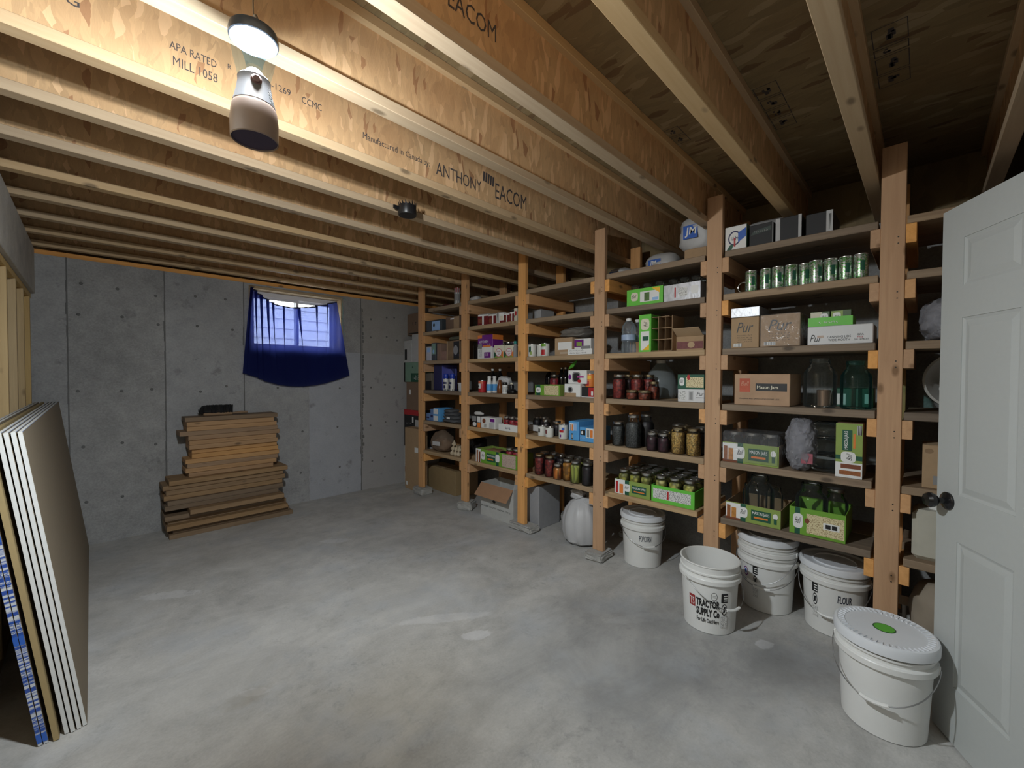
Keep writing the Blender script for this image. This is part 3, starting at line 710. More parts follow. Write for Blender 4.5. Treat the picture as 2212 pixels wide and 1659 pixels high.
for p in (hem[0], hem[-1]):
    part(MB().tube([(p[0], p[1]-.005, p[2]), (p[0], YB-.002, p[2]+.004)], .002, 6), 'nail', WIRE, cur, co_)
hp = hit(738, 645, 1, YB-.01)
tag(build(MB().tube([(hp[0], YB-.012, hp[2]), (hp[0]+.012, YB-.013, hp[2]-.12), (hp[0]+.008, YB-.012, hp[2]-.3), (hp[0]+.03, YB-.012, hp[2]-.42)], .0022, 6), 'string', C('teal_string', (.12,.4,.42), .7)), 'thin teal string hanging beside the right edge of the window', 'string')
tag(build(MB().tube([(hp[0]-.004, YB-.012, hp[2]+.002), (hp[0]+.04, YB-.014, hp[2]+.008), (hp[0]+.055, YB-.013, hp[2]-.018), (hp[0]+.03, YB-.012, hp[2]+.0)], .0022, 6), 'string_end', MC['teal_string']), 'short teal string end curling at the top right window corner', 'string')
# ------------------------------------------------------------------ LANTERN
LX, LY, LZ = .297, 1.205, 1.975
lan = thing('lantern', 'lit battery lantern with clear cup hanging from the ceiling joists', 'lantern', (LX, LY, LZ))
LB = C('lantern_body', (.20,.155,.135), .35, var=.04); LGR = C('lantern_grey', (.075,.08,.09), .4, .0, .04); LCAP = C('lantern_cap', (.05,.06,.075), .3, .3)
build(MB().lathe([(.0, .004), (.050, .004), (.0505, 0), (.0525, .002), (.053, .045), (.050, .075), (.043, .098), (.0415, .1)], 36, close=False), 'base', LB, lan)
build(MB().lathe([(.0, .0038), (.0498, .0038)], 36, close=False), 'base_plate', C('lantern_base_pad', (.03,.02,.05), .5), lan)
build(MB().lathe([(.0475, .085), (.0435, .100), (.039, .120), (.036, .140), (.0365, .150), (.034, .153), (.0, .154)], 36, close=False), 'neck_shell', LGR, lan)
# power button faces the camera
ba = math.atan2(-LY, -LX)+.12
build(MB().lathe([(.0, .006), (.0075, .006), (.009, .003), (.012, .002), (.0125, -.004)], 20, close=False), 'power_button', C('button_rubber', (.10,.05,.05), .5), lan, (.0365*math.cos(ba), .0365*math.sin(ba), .133), (0, math.pi/2, ba))
dots = MB()
for r_ in range(7):
    for q in range(4):
        a = ba+.75+.10*q; zz = .092+.007*r_; rr = .0462-.0075*(zz-.09)/.03
        dots.lathe([(.0013, -.001), (.0013, .0006)], 6, (rr*math.cos(a), rr*math.sin(a), zz))
build(dots, 'grip_dots', C('grip_pale', (.6,.65,.7), .4), lan)
build(MB().lathe([(.034, .153), (.0365, .160), (.0435, .190), (.0495, .222), (.0515, .245), (.0515, .252)], 36, close=False), 'clear_cup', CUP, lan)
build(MB().lathe([(.017, .181), (.021, .200), (.030, .226), (.0405, .2452)], 32, close=False), 'inner_funnel', CUP2, lan)
build(MB().lathe([(.0, .1545), (.022, .1545), (.021, .166), (.014, .175), (.0, .178)], 24, close=False), 'led_dome', emit('led_glow', (.80,.91,1.), 14), lan)
build(MB().lathe([(.022, .2455), (.047, .2455)], 36, close=False), 'light_ring', emit('ring_glow', (.84,.93,1.), 8), lan)
build(MB().lathe([(.052, .244), (.0545, .246), (.055, .258), (.052, .270), (.042, .277), (.020, .281), (.0, .282)], 36, close=False), 'cap', LCAP, lan)
loop = [(0, .03*math.cos(a), .276+.030*math.sin(a)) for a in [math.pi*i/10 for i in range(11)]]
build(MB().tube(loop, .003, 8), 'handle_loop', WIRE, lan)
build(MB().tube([(0, 0, .306), (0, .004, .33), (0, 0, ZS-LZ-.0)], .0016, 6), 'hanging_wire', WIRE, lan)
for nm_, en_, zz_, ss_, cc_ in (('lantern_cap_light', LANTERN_CAP_W, .222, .020, (1.0, .79, .66)), ('lantern_dome_light', LANTERN_DOME_W, .172, .018, (1.0, .90, .82))):
    ld = bpy.data.lights.new(nm_, 'POINT'); ld.energy = en_; ld.color = cc_; ld.shadow_soft_size = ss_
    lo_ = bpy.data.objects.new(nm_, ld); COL.objects.link(lo_); lo_.parent = lan; lo_.location = (0, 0, zz_)
ld = bpy.data.lights.new('lantern_ring_light', 'AREA'); ld.shape = 'DISK'; ld.size = .094; ld.energy = LANTERN_RING_W; ld.color = (1.0, .87, .77)
lo_ = bpy.data.objects.new('lantern_ring_light', ld); COL.objects.link(lo_); lo_.parent = lan; lo_.location = (0, 0, .2445)
# black toothed pipe cap on the joist
p = hit(880, 466, 1, jfar(2)-.118); pc = thing('pipe_cap', 'black toothed plastic cap stuck against the lower edge of a ceiling joist', 'cap', (p[0], p[1], p[2]))
mb = MB(); mb.lathe([(.0, 0), (.050, 0), (.053, .006), (.050, .055), (.046, .055), (.046, .01), (.0, .01)], 28, close=False); build(mb, 'cup', BLKP, pc)
mb = MB()
for i in range(16):
    a = 2*math.pi*i/16; a2 = a+.28
    mb.extrude([(.048*math.cos(a), .048*math.sin(a), .05), (.048*math.cos(a2), .048*math.sin(a2), .05), (.049*math.cos(a), .049*math.sin(a), .074)], (.003*math.cos(a), .003*math.sin(a), 0))
build(mb, 'teeth', BLKP, pc); build(MB().box(-.075, .02, .03, -.045, .03, .05), 'tab', BLKP, pc)
build(MB().box(-.014, .044, .004, .014, .0595, .05), 'mounting_lug', BLKP, pc)
# ------------------------------------------------------------------ PANTRY GOODS: makers
BN = {1: 'first bay from back wall', 2: 'second bay from back wall', 3: 'third bay from back wall', 4: 'fourth bay from back wall', 5: 'fifth bay from back wall', 6: 'bay behind the door'}
LN = ['lowest shelf', 'second shelf up', 'third shelf up', 'fourth shelf up', 'fifth shelf up', 'top shelf']
def lab(d, b, l): return f'{d}, {LN[l-1]}, {BN[b]}'
F0 = SX+.022
def carton(name, label, cat, l, r, z, top, depth, m, pr=None, side=None, x0=F0, group=None, rot=0, tray=False, flute=None, tape=None, topfn=None, pick=None):
    z += .0006
    yl, yr = yat(l, x0, z), yat(r, x0, z); w_ = yl-yr; h_ = zat(pick or l, top, x0)-z
    t_ = thing(name, label, cat, (x0+depth/2, (yl+yr)/2, z), rot, group); d = depth
    mb = MB()
    if tray:
        k = .004
        mb.box(-d/2, -w_/2, 0, d/2, w_/2, k); mb.box(-d/2, -w_/2, k, -d/2+k, w_/2, h_); mb.box(d/2-k, -w_/2, k, d/2, w_/2, h_)
        mb.box(-d/2+k, -w_/2, k, d/2-k, -w_/2+k, h_); mb.box(-d/2+k, w_/2-k, k, d/2-k, w_/2, h_)
    else: mb.cham(-d/2, -w_/2, 0, d/2, w_/2, h_, min(.003, h_*.04))
    build(mb, 'body', m, t_)
    if tape: build(MB().box(-d/2-.0005, -.022, h_-.0002, d/2+.0005, .022, h_+.0006), 'tape', tape, t_)
    if pr:
        p = Print(face_front(d, w_, h_), w_, h_); pr(p); p.done(t_)
    if side:
        p = Print(face_side(d, w_, h_), d, h_); side(p); p.done(t_, 'side_printing')
    if topfn:
        p = Print(face_top(d, w_, h_), w_, d); topfn(p); p.done(t_, 'top_printing')
    t_['_dim'] = (d, w_, h_); return t_
JK = {'quart': (.047, .178), 'pint': (.041, .128), 'half_gallon': (.058, .235), 'half_pint': (.044, .068), 'gallon': (.076, .265), 'small_gallon': (.066, .25), 'wide_pint': (.044, .118), 'pickle_quart': (.0425, .172), 'tall': (.04, .165), 'tall_pint': (.0365, .146)}
_JM = {}
def jar_mesh(kind, cont, lidm, glass):
    k = (kind, cont, lidm and lidm.name, glass.name)
    if k in _JM: return _JM[k]
    R_, H = JK[kind]; nk = R_*.76 if kind not in ('half_pint', 'wide_pint') else R_*.92; hs = H-.042 if kind != 'half_pint' else H-.022; big = kind in ('gallon', 'half_gallon', 'small_gallon')
    if big: hs = H-.075; nk = R_*.62
    g = [(.0, .0012), (R_*.9, .0012), (R_, .008), (R_, hs-.012), (R_*.97, hs), ((R_+nk)/2, hs+.35*(H-.02-hs)), (nk, hs+.7*(H-.02-hs)), (nk, H-(.0 if lidm is None else .003))]
    gm = MB().lathe(g, 22, close=False).mesh('glass', glass)
    cm = None
    if cont:
        q = .955; c = [(.0, .004), (R_*.88, .004), (R_*q, .010), (R_*q, hs-.012), (R_*.925, hs-.001), ((R_+nk)/2*.94, hs+.35*(H-.02-hs)), (0, hs+.36*(H-.02-hs))]
        cm = MB().lathe(c, 22, close=False).mesh('contents', CONT[cont])
    lm = None
    if lidm: lm = MB().lathe([(nk+.002, H-.018), (nk+.0032, H-.016), (nk+.0032, H-.002), (nk+.001, H), (nk*.86, H), (nk*.84, H-.0012), (0, H-.0012)], 24, close=False).mesh('lid', lidm)
    else:
        lm = MB().lathe([(nk+.0005, H-.022), (nk+.003, H-.02), (nk+.0005, H-.017), (nk+.003, H-.012), (nk+.0005, H-.009), (nk+.002, H-.002), (nk, H), (nk-.004, H-.001)], 22, close=False).mesh('threaded_rim', glass)
    _JM[k] = (gm, cm, lm); return _JM[k]
def jar(label, kind, cont, px, x, z, lidm=SILVER, glass=GLASS, group=None, y=None):
    yy = yat(px, x, z) if y is None else y
    t_ = thing('glass_jar', label, 'jar', (x, yy, z+.0004), random.random()*6, group)
    gm, cm, lm = jar_mesh(kind, cont, lidm, glass)
    link('glass', gm, t_)
    if cm: link('contents', cm, t_)
    link('lid' if lidm else 'threaded_rim', lm, t_); return t_
_CM = {}
def can(label, px, x, z, r_, h_, m, name='tin_can', cat='can', group=None, y=None, bands=None, top=SILVER):
    k = (round(r_, 4), round(h_, 4), m.name, top.name)
    if k not in _CM:
        _CM[k] = (MB().lathe([(r_*.94, .0), (r_*.97, .004), (r_, .008), (r_, h_-.008), (r_*.97, h_-.004)], 22, close=False).mesh('wall', m),
                  MB().lathe([(r_*.97, h_-.005), (r_, h_-.003), (r_*.99, h_), (r_*.93, h_), (r_*.92, h_-.004), (0, h_-.004)], 22, close=False).mesh('end', top),)
    yy = yat(px, x, z) if y is None else y
    t_ = thing(name, label, cat, (x, yy, z+.0004), math.pi+random.uniform(-.3, .3), group)
    link('wall', _CM[k][0], t_); link('end', _CM[k][1], t_)
    if bands:
        mb = MB(); mats = []
        for (z0, z1, a0, a1, bm_) in bands:
            if bm_ not in mats: mats.append(bm_)
            n = 10; rr = r_+.0006
            for i in range(n):
                a, b = a0+(a1-a0)*i/n, a0+(a1-a0)*(i+1)/n
                mb.quad((rr*math.cos(a), rr*math.sin(a), z0*h_), (rr*math.cos(b), rr*math.sin(b), z0*h_), (rr*math.cos(b), rr*math.sin(b), z1*h_), (rr*math.cos(a), rr*math.sin(a), z1*h_), mats.index(bm_), True)
        build(mb, 'label_print', mats, t_)
    return t_
def bottle(name, label, px, x, z, prof, m, capm, cap_h=.02, group=None, lbl=None, y=None, cat='bottle'):
    yy = yat(px, x, z) if y is None else y
    t_ = thing(name, label, cat, (x, yy, z+.0004), math.pi, group)
    build(MB().lathe([(0, 0)]+prof, 20, close=False), 'body', m, t_)
    r1, z1 = prof[-1]
    build(MB().lathe([(r1*1.12, z1-.006), (r1*1.18, z1-.003), (r1*1.15, z1+cap_h-.004), (r1, z1+cap_h), (0, z1+cap_h)], 16, close=False), 'cap', capm, t_)
    if lbl:
        z0, z2, lm = lbl; rr = max(r for r, q in prof)+.0007
        build(MB().lathe([(rr, z0), (rr, z2)], 20, close=False), 'label_band', lm, t_)
    return t_
def lump(sx, sy, sz, seed, amp=.12, rings=14, seg=22, flat=True, pinch=0.):
    rnd = random.Random(seed); ph = [(rnd.uniform(2, 7), rnd.uniform(0, 6), rnd.uniform(3, 9), rnd.uniform(0, 6)) for _ in range(5)]
    vs, fs = [], []
    for j in range(rings+1):
        th = math.pi*j/rings
        for i in range(seg):
            a = 2*math.pi*i/seg; q = 1+amp*sum(math.sin(f1*a//1*1.0+p1 if False else round(f1)*a+p1)*math.sin(f2*th+p2) for f1, p1, f2, p2 in ph)/2.2
            c, s_ = math.cos(a), math.sin(a); e = .72
            c = math.copysign(abs(c)**e, c); s_ = math.copysign(abs(s_)**e, s_)
            zz = -math.cos(th); zz = math.copysign(abs(zz)**.8, zz); rr = math.sin(th)**.62*q*(1-pinch*max(0, zz)**2)
            z_ = (zz*.5+.5)*sz
            vs.append((sx/2*rr*c, sy/2*rr*s_, max(.0005, z_)))
    for j in range(rings):
        for i in range(seg):
            k = (i+1) % seg; fs.append((j*seg+i, j*seg+k, (j+1)*seg+k, (j+1)*seg+i))
    mb = MB(); mb.raw(vs, fs); mb.sm = [True]*len(mb.f); return mb
from mathutils import noise as mnoise
def crumple(mb, amp, freq, seed=0):
    out = []
    for v in mb.v:
        p = Vector(v); q = p*freq+Vector((seed, seed*2, 0)); n_ = mnoise.noise_vector(q)+.5*mnoise.noise_vector(q*2.3)
        r_ = mnoise.noise(q*1.7); p2 = p+amp*n_+amp*.6*abs(r_)*Vector((p.x, p.y, 0)).normalized()
        out.append((p2.x, p2.y, max(.0005, p2.z)))
    mb.v = out; return mb
# canning-jar cartons share their printed fronts
def ball_print(p, c1=OLIVE, c2=DGREEN):
    p.rect(0, 0, 1, 1, c1); p.rect(0, 0, .28, .95, WHITE); p.rect(.02, .03, .09, .80, TSNAP); p.rect(.11, .03, .2, .70, C('honey_photo', (.5,.22,.05), .5, var=.5, scale=70)); p.rect(0, 0, .28, .12, BROWNP)
    p.rect(.28, 0, .38, 1, c2); p.ell(.33, .52, .085, .30, WHITE, sq=.6); p.text(.275, .42, .25, 'Ball', BLACK, .5, .11)
    p.rect(.48, .2, .83, .78, c2); p.text(.5, .48, .22, 'MASON JARS', WHITE, 0, .31, .01); p.rect(.53, .32, .78, .42, ORANGE)
    p.ell(.91, .62, .045, .16, WHITE); p.rect(.885, .2, .935, .5, DGREEN)
def cream_print(p, c1=GREEN):
    p.rect(0, 0, 1, 1, c1); p.rect(.1, 0, .2, 1, DGREEN); p.ell(.16, .5, .095, .28, WHITE, sq=.6); p.text(.1, .40, .24, 'Ball', BLACK, .5, .12)
    p.rect(.32, .1, .98, .82, PRINTC)
def green_print(p):
    p.rect(0, 0, 1, 1, LIME); p.ell(.22, .55, .1, .26, CREAM2, sq=.6); p.text(.15, .46, .22, 'Ball', BLACK, .5, .13)
    p.rect(.38, .18, .9, .8, WHITE); p.rect(.5, .22, .64, .72, C('jar_photo_green', (.08,.16,.04), .5, var=.5, scale=60)); p.rect(.72, .22, .88, .38, LBLUE); p.tri([(.7, .95), (.92, .95), (.92, .6)], YEL)
def pur_box(p):
    p.text(.2, .5, .34, 'Pur', BLACK, .35, .6); 
    for i in range(4): p.scrib(.24, .39-.07*i, .76, .43-.07*i, BLACK, 14, i+4)
    p.rect(.1, .05, .4, .16, BARC)
# ------------------------------------------------------------------ BAY 5
b = 5; z6, z5, z4, z3, z2, z1 = LV[5], LV[4], LV[3], LV[2], LV[1], LV[0]
def beer(p):
    p.ell(.45, .5, .3, .3, NAVY); p.ell(.45, .5, .24, .24, WHITE); p.scrib(.24, .4, .66, .6, NAVY, 5, 9); p.tri([(.62, .7), (.98, .85), (.98, .5), (.62, .3)], BLUE); p.rect(.42, .15, .5, .5, RED); p.tri([(.05, 0), (.3, 0), (.42, .25), (.25, .25)], DGREEN)
carton('drink_carton', lab('white drink carton with blue ribbon emblem', b, 6), 'carton', 1566, 1612, z6, 493, .2, WHITE, beer, lambda p: p.rect(0, 0, 1, 1, DGREEN), x0=2.73)
carton('drink_carton', lab('dark carton with faint grey lettering', b, 6), 'carton', 1618, 1670, z6, 489, .24, DGREY, lambda p: (p.tri([(.05, .55), (.92, .66), (.92, .84), (.2, .74)], C('dim_green', (.03,.05,.04), .5)), p.scrib(.2, .63, .8, .74, GREYC, 7, 3), p.rect(.96, 0, 1, 1, GREYC)), x0=2.76)
def blk(p): p.rect(0, 0, .18, 1, LGREY); p.rect(.88, 0, 1, 1, LGREY)
carton('drink_carton', lab('black carton with pale strips both sides', b, 6), 'carton', 1675, 1731, z6, 474, .24, DGREY, blk, x0=2.74)
carton('drink_carton', lab('black carton with barcode strip at right', b, 6), 'carton', 1740, 1799, z6, 465, .24, DGREY, lambda p: (p.rect(.76, 0, 1, 1, LGREY), p.rect(.86, .15, .94, .85, BARC)), x0=2.74)
def jm_bag(label, loc, rz, sx, sy, sz, seed, tp, m):
    t_ = thing('insulation_bag', label, 'bag', loc, rz)
    o = build(lump(sx, sy, sz, seed, .10), 'bag', m, t_)
    p = Print(lambda u, v, e: (-sx/2*.985-e-.006, sy*(.32-.64*u), sz*(.3+.4*v)), sy*.64, sz*.4)
    p.rect(.05, .1, .62, .95, BLUE); p.text(.12, .2, .62, 'JM', WHITE, .1, .46, .02); p.done(t_)
INSW = C('insulation_wrap', (.48,.48,.48), .45, var=.1, scale=8, bump=.6)
INSD = INSW
jm_bag(lab('white insulation bag with blue JM behind cartons', 5, 6), (3.14, yat(1650, 3.02, z6), z6+.001), 0, .2, .42, .26, 3, None, INSW)
CANM = {}
t = NT('green_can'); v_ = t.coords((1, 1, 1)); n1 = t.noise(t.n('ShaderNodeMapping', {0: v_, 3: (50, 50, 60)}).outputs[0], 1., 4, .7, 1.5)
gcol = t.ramp(n1, [(.50, (.62,.64,.62)), (.53, (.02,.24,.06)), (.60, (.12,.45,.04)), (.63, (.6,.62,.6))])
GCAN = t.finish(gcol, .25, .75)
for i, (px, x) in enumerate(((1622, 2.745), (1655, 2.75), (1682, 2.745), (1710, 2.75), (1736, 2.765), (1763, 2.745), (1793, 2.75), (1825, 2.755), (1857, 2.745))):
    can(lab(f'green silver drink can, {ordn[i]} from left', b, 5), px, x, z5, .0300, .122, GCAN, 'drink_can', 'can', 'green drink cans in a row', bands=[(.3, .7, .15+.1*(i % 3), .75+.1*(i % 3), DGREEN)])
for i, px in enumerate((1747, 1780, 1812)):
    can(lab(f'rear green drink can, {ordn[i]} from left', b, 5), px, 2.83, z5, .0325, .122, GCAN, 'drink_can', 'can', 'green drink cans in the second row')
rg = thing('jar_band', lab('silver jar band standing left of drink cans', b, 5), 'ring', (2.73, yat(1606, 2.73, z5), z5+.031), 0)
build(MB().tube([(0, .03*math.cos(a), .03*math.sin(a)) for a in [2*math.pi*i/24 for i in range(24)]], .003, 6, closed=True), 'ring', SILVER, rg, rot=(0, .0, 0))
c = carton('cardboard_box', lab('small brown Pur lids box under silver box', b, 4), 'box', 1579, 1639, z4, 688, .25, KRAFT, pur_box, x0=2.725, tape=KRAFT_L)
zz = z4+c['_dim'][2]+.0015
carton('foil_box', lab('shiny silver white box on small brown box', b, 4), 'box', 1579, 1641, zz, 667, .2, FOILM, lambda p: p.rect(.03, .1, .97, .9, FOILM), x0=2.722)
c = carton('cardboard_box', lab('larger brown Pur lids box in film', b, 4), 'box', 1642, 1728, z4, 682, .26, KRAFT, pur_box, x0=2.722, tape=KRAFT_L)
d, w_, h_ = c['_dim']; build(MB().cham(-d/2-.003, -w_/2-.003, .0, d/2+.003, w_/2+.003, h_+.003, .004), 'shrink_film', FILM, c)
c = carton('canning_lid_box', lab('white Pur canning lids box', b, 4), 'box', 1744, 1886, z4, 707, .22, C('white_card', (.66,.66,.66), .5, var=.03), lambda p: (p.text(.04, .16, .4, 'Pur', BLACK, .35, .2), p.text(.32, .34, .12, 'CANNING LIDS', BLACK, 0, .36), p.text(.335, .17, .12, 'WIDE MOUTH', BLACK, 0, .33), p.text(.78, .42, .1, 'BPA', BLACK, 0, .1), p.text(.775, .3, .08, 'FREE', RED, 0, .1), p.text(.73, .18, .08, '24 / 12 PACKS', BLACK, 0, .21), p.rect(.16, .38, .26, .5, PINKL)), x0=2.722)
zz = z4+c['_dim'][2]+.0015
c = carton('lid_display_tray', lab('lime green tray of small lid packs', b, 4), 'tray', 1745, 1842, zz, 688, .13, LIME, lambda p: p.scrib(.2, .3, .7, .55, WHITE, 9, 5), x0=2.735, tray=True)
d, w_, h_ = c['_dim']; xo, yo, zo = c.location
for k in (0, 1):
    t_ = thing('lid_pack', lab(('left' if k == 0 else 'right')+' small green lid pack in lime tray', b, 4), 'box', (xo-.005, yo+w_*(.235-.47*k), zo+.0055), 0, 'lid packs in the lime tray')
    w2 = w_*.45; build(MB().cham(-.045, -w2/2, 0, .045, w2/2, .075, .002), 'body', C('lid_pack_green', (.07,.12,.05), .5), t_)
    p = Print(face_front(.09, w2, .075), w2, .075); p.rect(.02, .3, .6, .95, CREAM2 if k == 0 else OLIVE); p.ell(.72 if k == 0 else .3, .6, .2, .24, WHITE, sq=.6); p.text(.6 if k == 0 else .2, .52, .16, 'Ball', BLACK, .5, .22); p.rect(.65, .1, .95, .3, OLIVE); p.done(t_)
c = carton('mason_jar_box', lab('worn kraft Mason Jars box with red emblem', b, 3), 'box', 1586, 1706, z3, 808, .29, C('worn_kraft', (.46,.30,.19), .85, var=.25, scale=9), lambda p: (p.rect(.1, .42, .3, .86, C('faded_red', (.5,.11,.06), .7, var=.3)), p.text(.12, .62, .14, 'Ball', C('faded_cream', (.6,.3,.2), .7), .4, .16), p.rect(.4, .46, .95, .70, BLACK), p.text(.425, .5, .13, 'Mason Jars', CREAM2, 0, .5, .02), p.text(.1, .17, .06, 'Complete with BANDS AND DOME LIDS', BLACK, 0, .8)), x0=2.722, tape=KRAFT_L)
jar(lab('large empty clear gallon jar', b, 3), 'gallon', None, 1770, 2.81, z3, None)
jar(lab('large empty teal glass gallon jar', b, 3), 'small_gallon', None, 1848, 2.80, z3, None, GGLASS)
carton('canning_box', lab('green canning box behind large jars', b, 3), 'box', 1796, 1886, z3, 838, .15, DGREEN, lambda p: (p.rect(.1, .1, .35, .7, WHITE), p.rect(.8, .2, .95, .7, WHITE)), x0=2.98)
t_ = thing('candle_holder', lab('small copper cup behind clear gallon jar', b, 3), 'cup', (2.94, yat(1779, 2.94, z3), z3+.001)); build(MB().lathe([(.0, 0), (.03, 0), (.034, .09), (.031, .092), (.028, .01), (0, .01)], 18, close=False), 'cup', C('copper_cup', (.32,.2,.14), .35, .6), t_)
def jar_pack(bay, lvl, l, r, top, rows, cols, kind, cont, depth, pr, nm, x0, m, lidm=SILVER, gap=.004, traylab='', jl='', film=False, glass=GLASS, rowcat=None):
    c = carton(nm, traylab, 'tray', l, r, LV[lvl-1], top, depth, m, pr, None, x0, tray=True)
    d, w_, h_ = c['_dim']; xo, yo, zo = c.location; R_ = JK[kind][0]
    sx_ = (d-.014-2*R_)/max(1, rows-1) if rows > 1 else 0; sy_ = (w_-.014-2*R_)/max(1, cols-1) if cols > 1 else 0
    for i in range(rows):
        for j in range(cols):
            ro = ['front row', 'second row', 'third row', 'fourth row'][i]; jo = ordn[j]
            jar(f'{jl}, {ro}, {jo} from left', kind, cont if not callable(cont) else cont(i, j), 0, xo-d/2+.007+R_+i*max(sx_, 2*R_+.0005), zo+.0048, lidm, glass, jl, y=yo+w_/2-.007-R_-j*max(sy_, 2*R_+.0005))
    if film: build(MB().cham(-d/2-.003, -w_/2-.003, 0, d/2+.003, w_/2+.003, JK[kind][1]+.008, .01), 'shrink_film', FILM, c)
    return c
jar_pack(5, 2, 1561, 1682, 953, 2, 3, 'quart', None, .21, ball_print, 'jar_tray', 2.722, KRAFT, traylab=lab('film wrapped Ball mason jar tray', 5, 2), jl='empty quart jar in film wrapped tray', film=True)
bun = thing('wrapped_bundle', lab('tall film wrapped bundle of clear plastic', 5, 2), 'bundle', (2.775, yat(1728, 2.74, z2), z2+.001), .1)
o = build(crumple(lump(.19, .155, .290, 11, .03, 60, 90), .013, 30, 3), 'wrap', thin_glass('bubble_film', (.75,.75,.78), 1.6, .36, (.46,.46,.5), .10, 1.0, 60), bun)
build(lump(.15, .135, .26, 12, .05), 'wrapped_goods', C('wrapped_grey', (.28,.28,.30), .6, var=.5, scale=26), bun, (0, 0, .012))
bun.scale = (1, .86, 1)
build(MB().cham(-.09, -.065, .05, -.087, -.005, .105, .001), 'red_label', C('label_mauve', (.35,.1,.13), .5, var=.4, scale=60), bun)
# pack standing on its end
c = carton('jar_tray', lab('Ball mason jar tray stood on its end', 5, 2), 'tray', 1804, 1862, z2, 913, .2, KRAFT, lambda p: (p.rect(0, 0, 1, 1, OLIVE), p.rect(0, 0, 1, .28, WHITE), p.rect(.15, .05, .95, .13, TSNAP), p.rect(.2, .17, .95, .25, BROWNP), p.rect(.0, .33, 1, .41, DGREEN), p.ell(.48, .38, .28, .1, WHITE, sq=.6), p.text(.62, .32, .2, 'Ball', BLACK, .5, .13, 0, False, True), p.rect(.25, .5, .62, .88, DGREEN), p.text(.5, .52, .17, 'MASON JARS', WHITE, 0, .34, .01, False, True), p.rect(.66, .55, .74, .82, ORANGE), p.rect(.8, .8, .97, .97, BARC)), x0=2.722)
d, w_, h_ = c['_dim']; xo, yo, zo = c.location
for i in range(2):
    for j in range(3):
        t_ = thing('glass_jar', f'empty quart jar lying sideways beside upended tray, {["front","rear"][i]} column, {["lowest","middle","topmost"][j]}', 'jar', (xo-d/2+.05+i*.098, yo+w_/2+.075, zo+.052+j*(h_-.104)/2), 0, 'sideways jars of the upended tray')
        t_.rotation_euler = (-math.pi/2, 0, 0)
        gm, cm, lm = jar_mesh('quart', None, SILVER, GLASS)
        for me, q in ((gm, 'glass'), (lm, 'lid')):
            o = link(q, me, t_); o.location = (0, 0, -.073)
            o.scale = (1, 1, .72)
c = carton('jar_tray', lab('torn Ball mason jar tray holding big jars', 5, 1), 'tray', 1568, 1686, z1, 1081, .285, KRAFT_D, ball_print, x0=2.722, tray=True)
xo, yo, zo = c.location
jar(lab('empty clear gallon jar in torn tray', 5, 1), 'gallon', None, 1640, 2.808, zo+.0048, None)
for i, px in enumerate((1622, 1672)): jar(lab(('left' if i == 0 else 'right')+' empty quart jar in torn tray', 5, 1), 'quart', None, px, 2.945, zo+.0048, None)
c = carton('jar_carton', lab('green carton with cream label holding gallon jars', 5, 1), 'tray', 1705, 1826, z1, 1092, .28, GREEN, lambda p: (cream_print(p), p.rect(.62, .36, .9, .60, WHITE), p.rect(.66, .40, .75, .55, BLACK), p.rect(.77, .40, .86, .55, BLACK), p.ell(.33, .55, .05, .12, BROWNP, 5)), x0=2.722, tray=True)
xo, yo, zo = c.location
d, w_, h_ = c['_dim']
jar(lab('empty gallon jar in green carton', 5, 1), 'gallon', None, 0, 2.81, zo+.0048, None, y=yo+w_/2-.085)
jar(lab('silver lidded half gallon jar in green carton', 5, 1), 'half_gallon', None, 0, 2.915, zo+.0048, SILVER, y=yo-w_/2+.066)
# ------------------------------------------------------------------ BAY 4
b = 4
jm_bag('big white insulation bag with blue JM, top shelf beside the fifth post', (2.93, yat(1500, 2.82, z6), z6+.072), 0, .22, .26, .26, 5, None, INSW)
carton('cardboard_box', lab('flat brown box under insulation bag', b, 6), 'box', 1478, 1526, z6, 541, .3, KRAFT, None, x0=2.80, tape=KRAFT_L)
jm_bag('creased white insulation bag at rear of top shelf, fourth bay middle', (3.08, yat(1420, 2.98, z6), z6+.001), .05, .2, .26, .17, 8, None, INSW)
jm_bag('small white insulation bag at rear of top shelf beside fourth post', (3.08, yat(1330, 2.98, z6), z6+.001), .0, .2, .2, .12, 9, None, INSW)
jar_pack(4, 5, 1354, 1432, 628, 2, 3, 'tall_pint', None, .19, green_print, 'jar_tray', 2.722, LIME, None, traylab=lab('lime green Ball pint jar tray', 4, 5), jl='empty pint jar in lime tray')
jar_pack(4, 5, 1434, 1513, 618, 2, 3, 'tall_pint', None, .19, lambda p: (p.rect(0, 0, 1, 1, FOILM), p.rect(.3, .2, .34, .8, RED), p.rect(.42, .25, .65, .75, PRINTW), p.ell(.85, .55, .1, .25, WHITE, sq=.6)), 'jar_tray', 2.722, FOILM, None, traylab=lab('silvery film covered pint jar tray', 4, 5), jl='empty pint jar in silvery tray')
for i, (px, x) in enumerate(((1358, 2.76), (1376, 2.86))):
    bottle('water_bottle', lab(('front' if i == 0 else 'rear')+' clear plastic water jug', b, 4), px, x, z4, [(.048, .0), (.052, .01), (.052, .06), (.048, .075), (.052, .09), (.052, .13), (.048, .145), (.052, .16), (.048, .195), (.030, .222), (.017, .235)], PETG, WHITE, .016, 'water jugs', (.09, .13, C('water_label', (.35,.45,.62), .5, var=.4)))
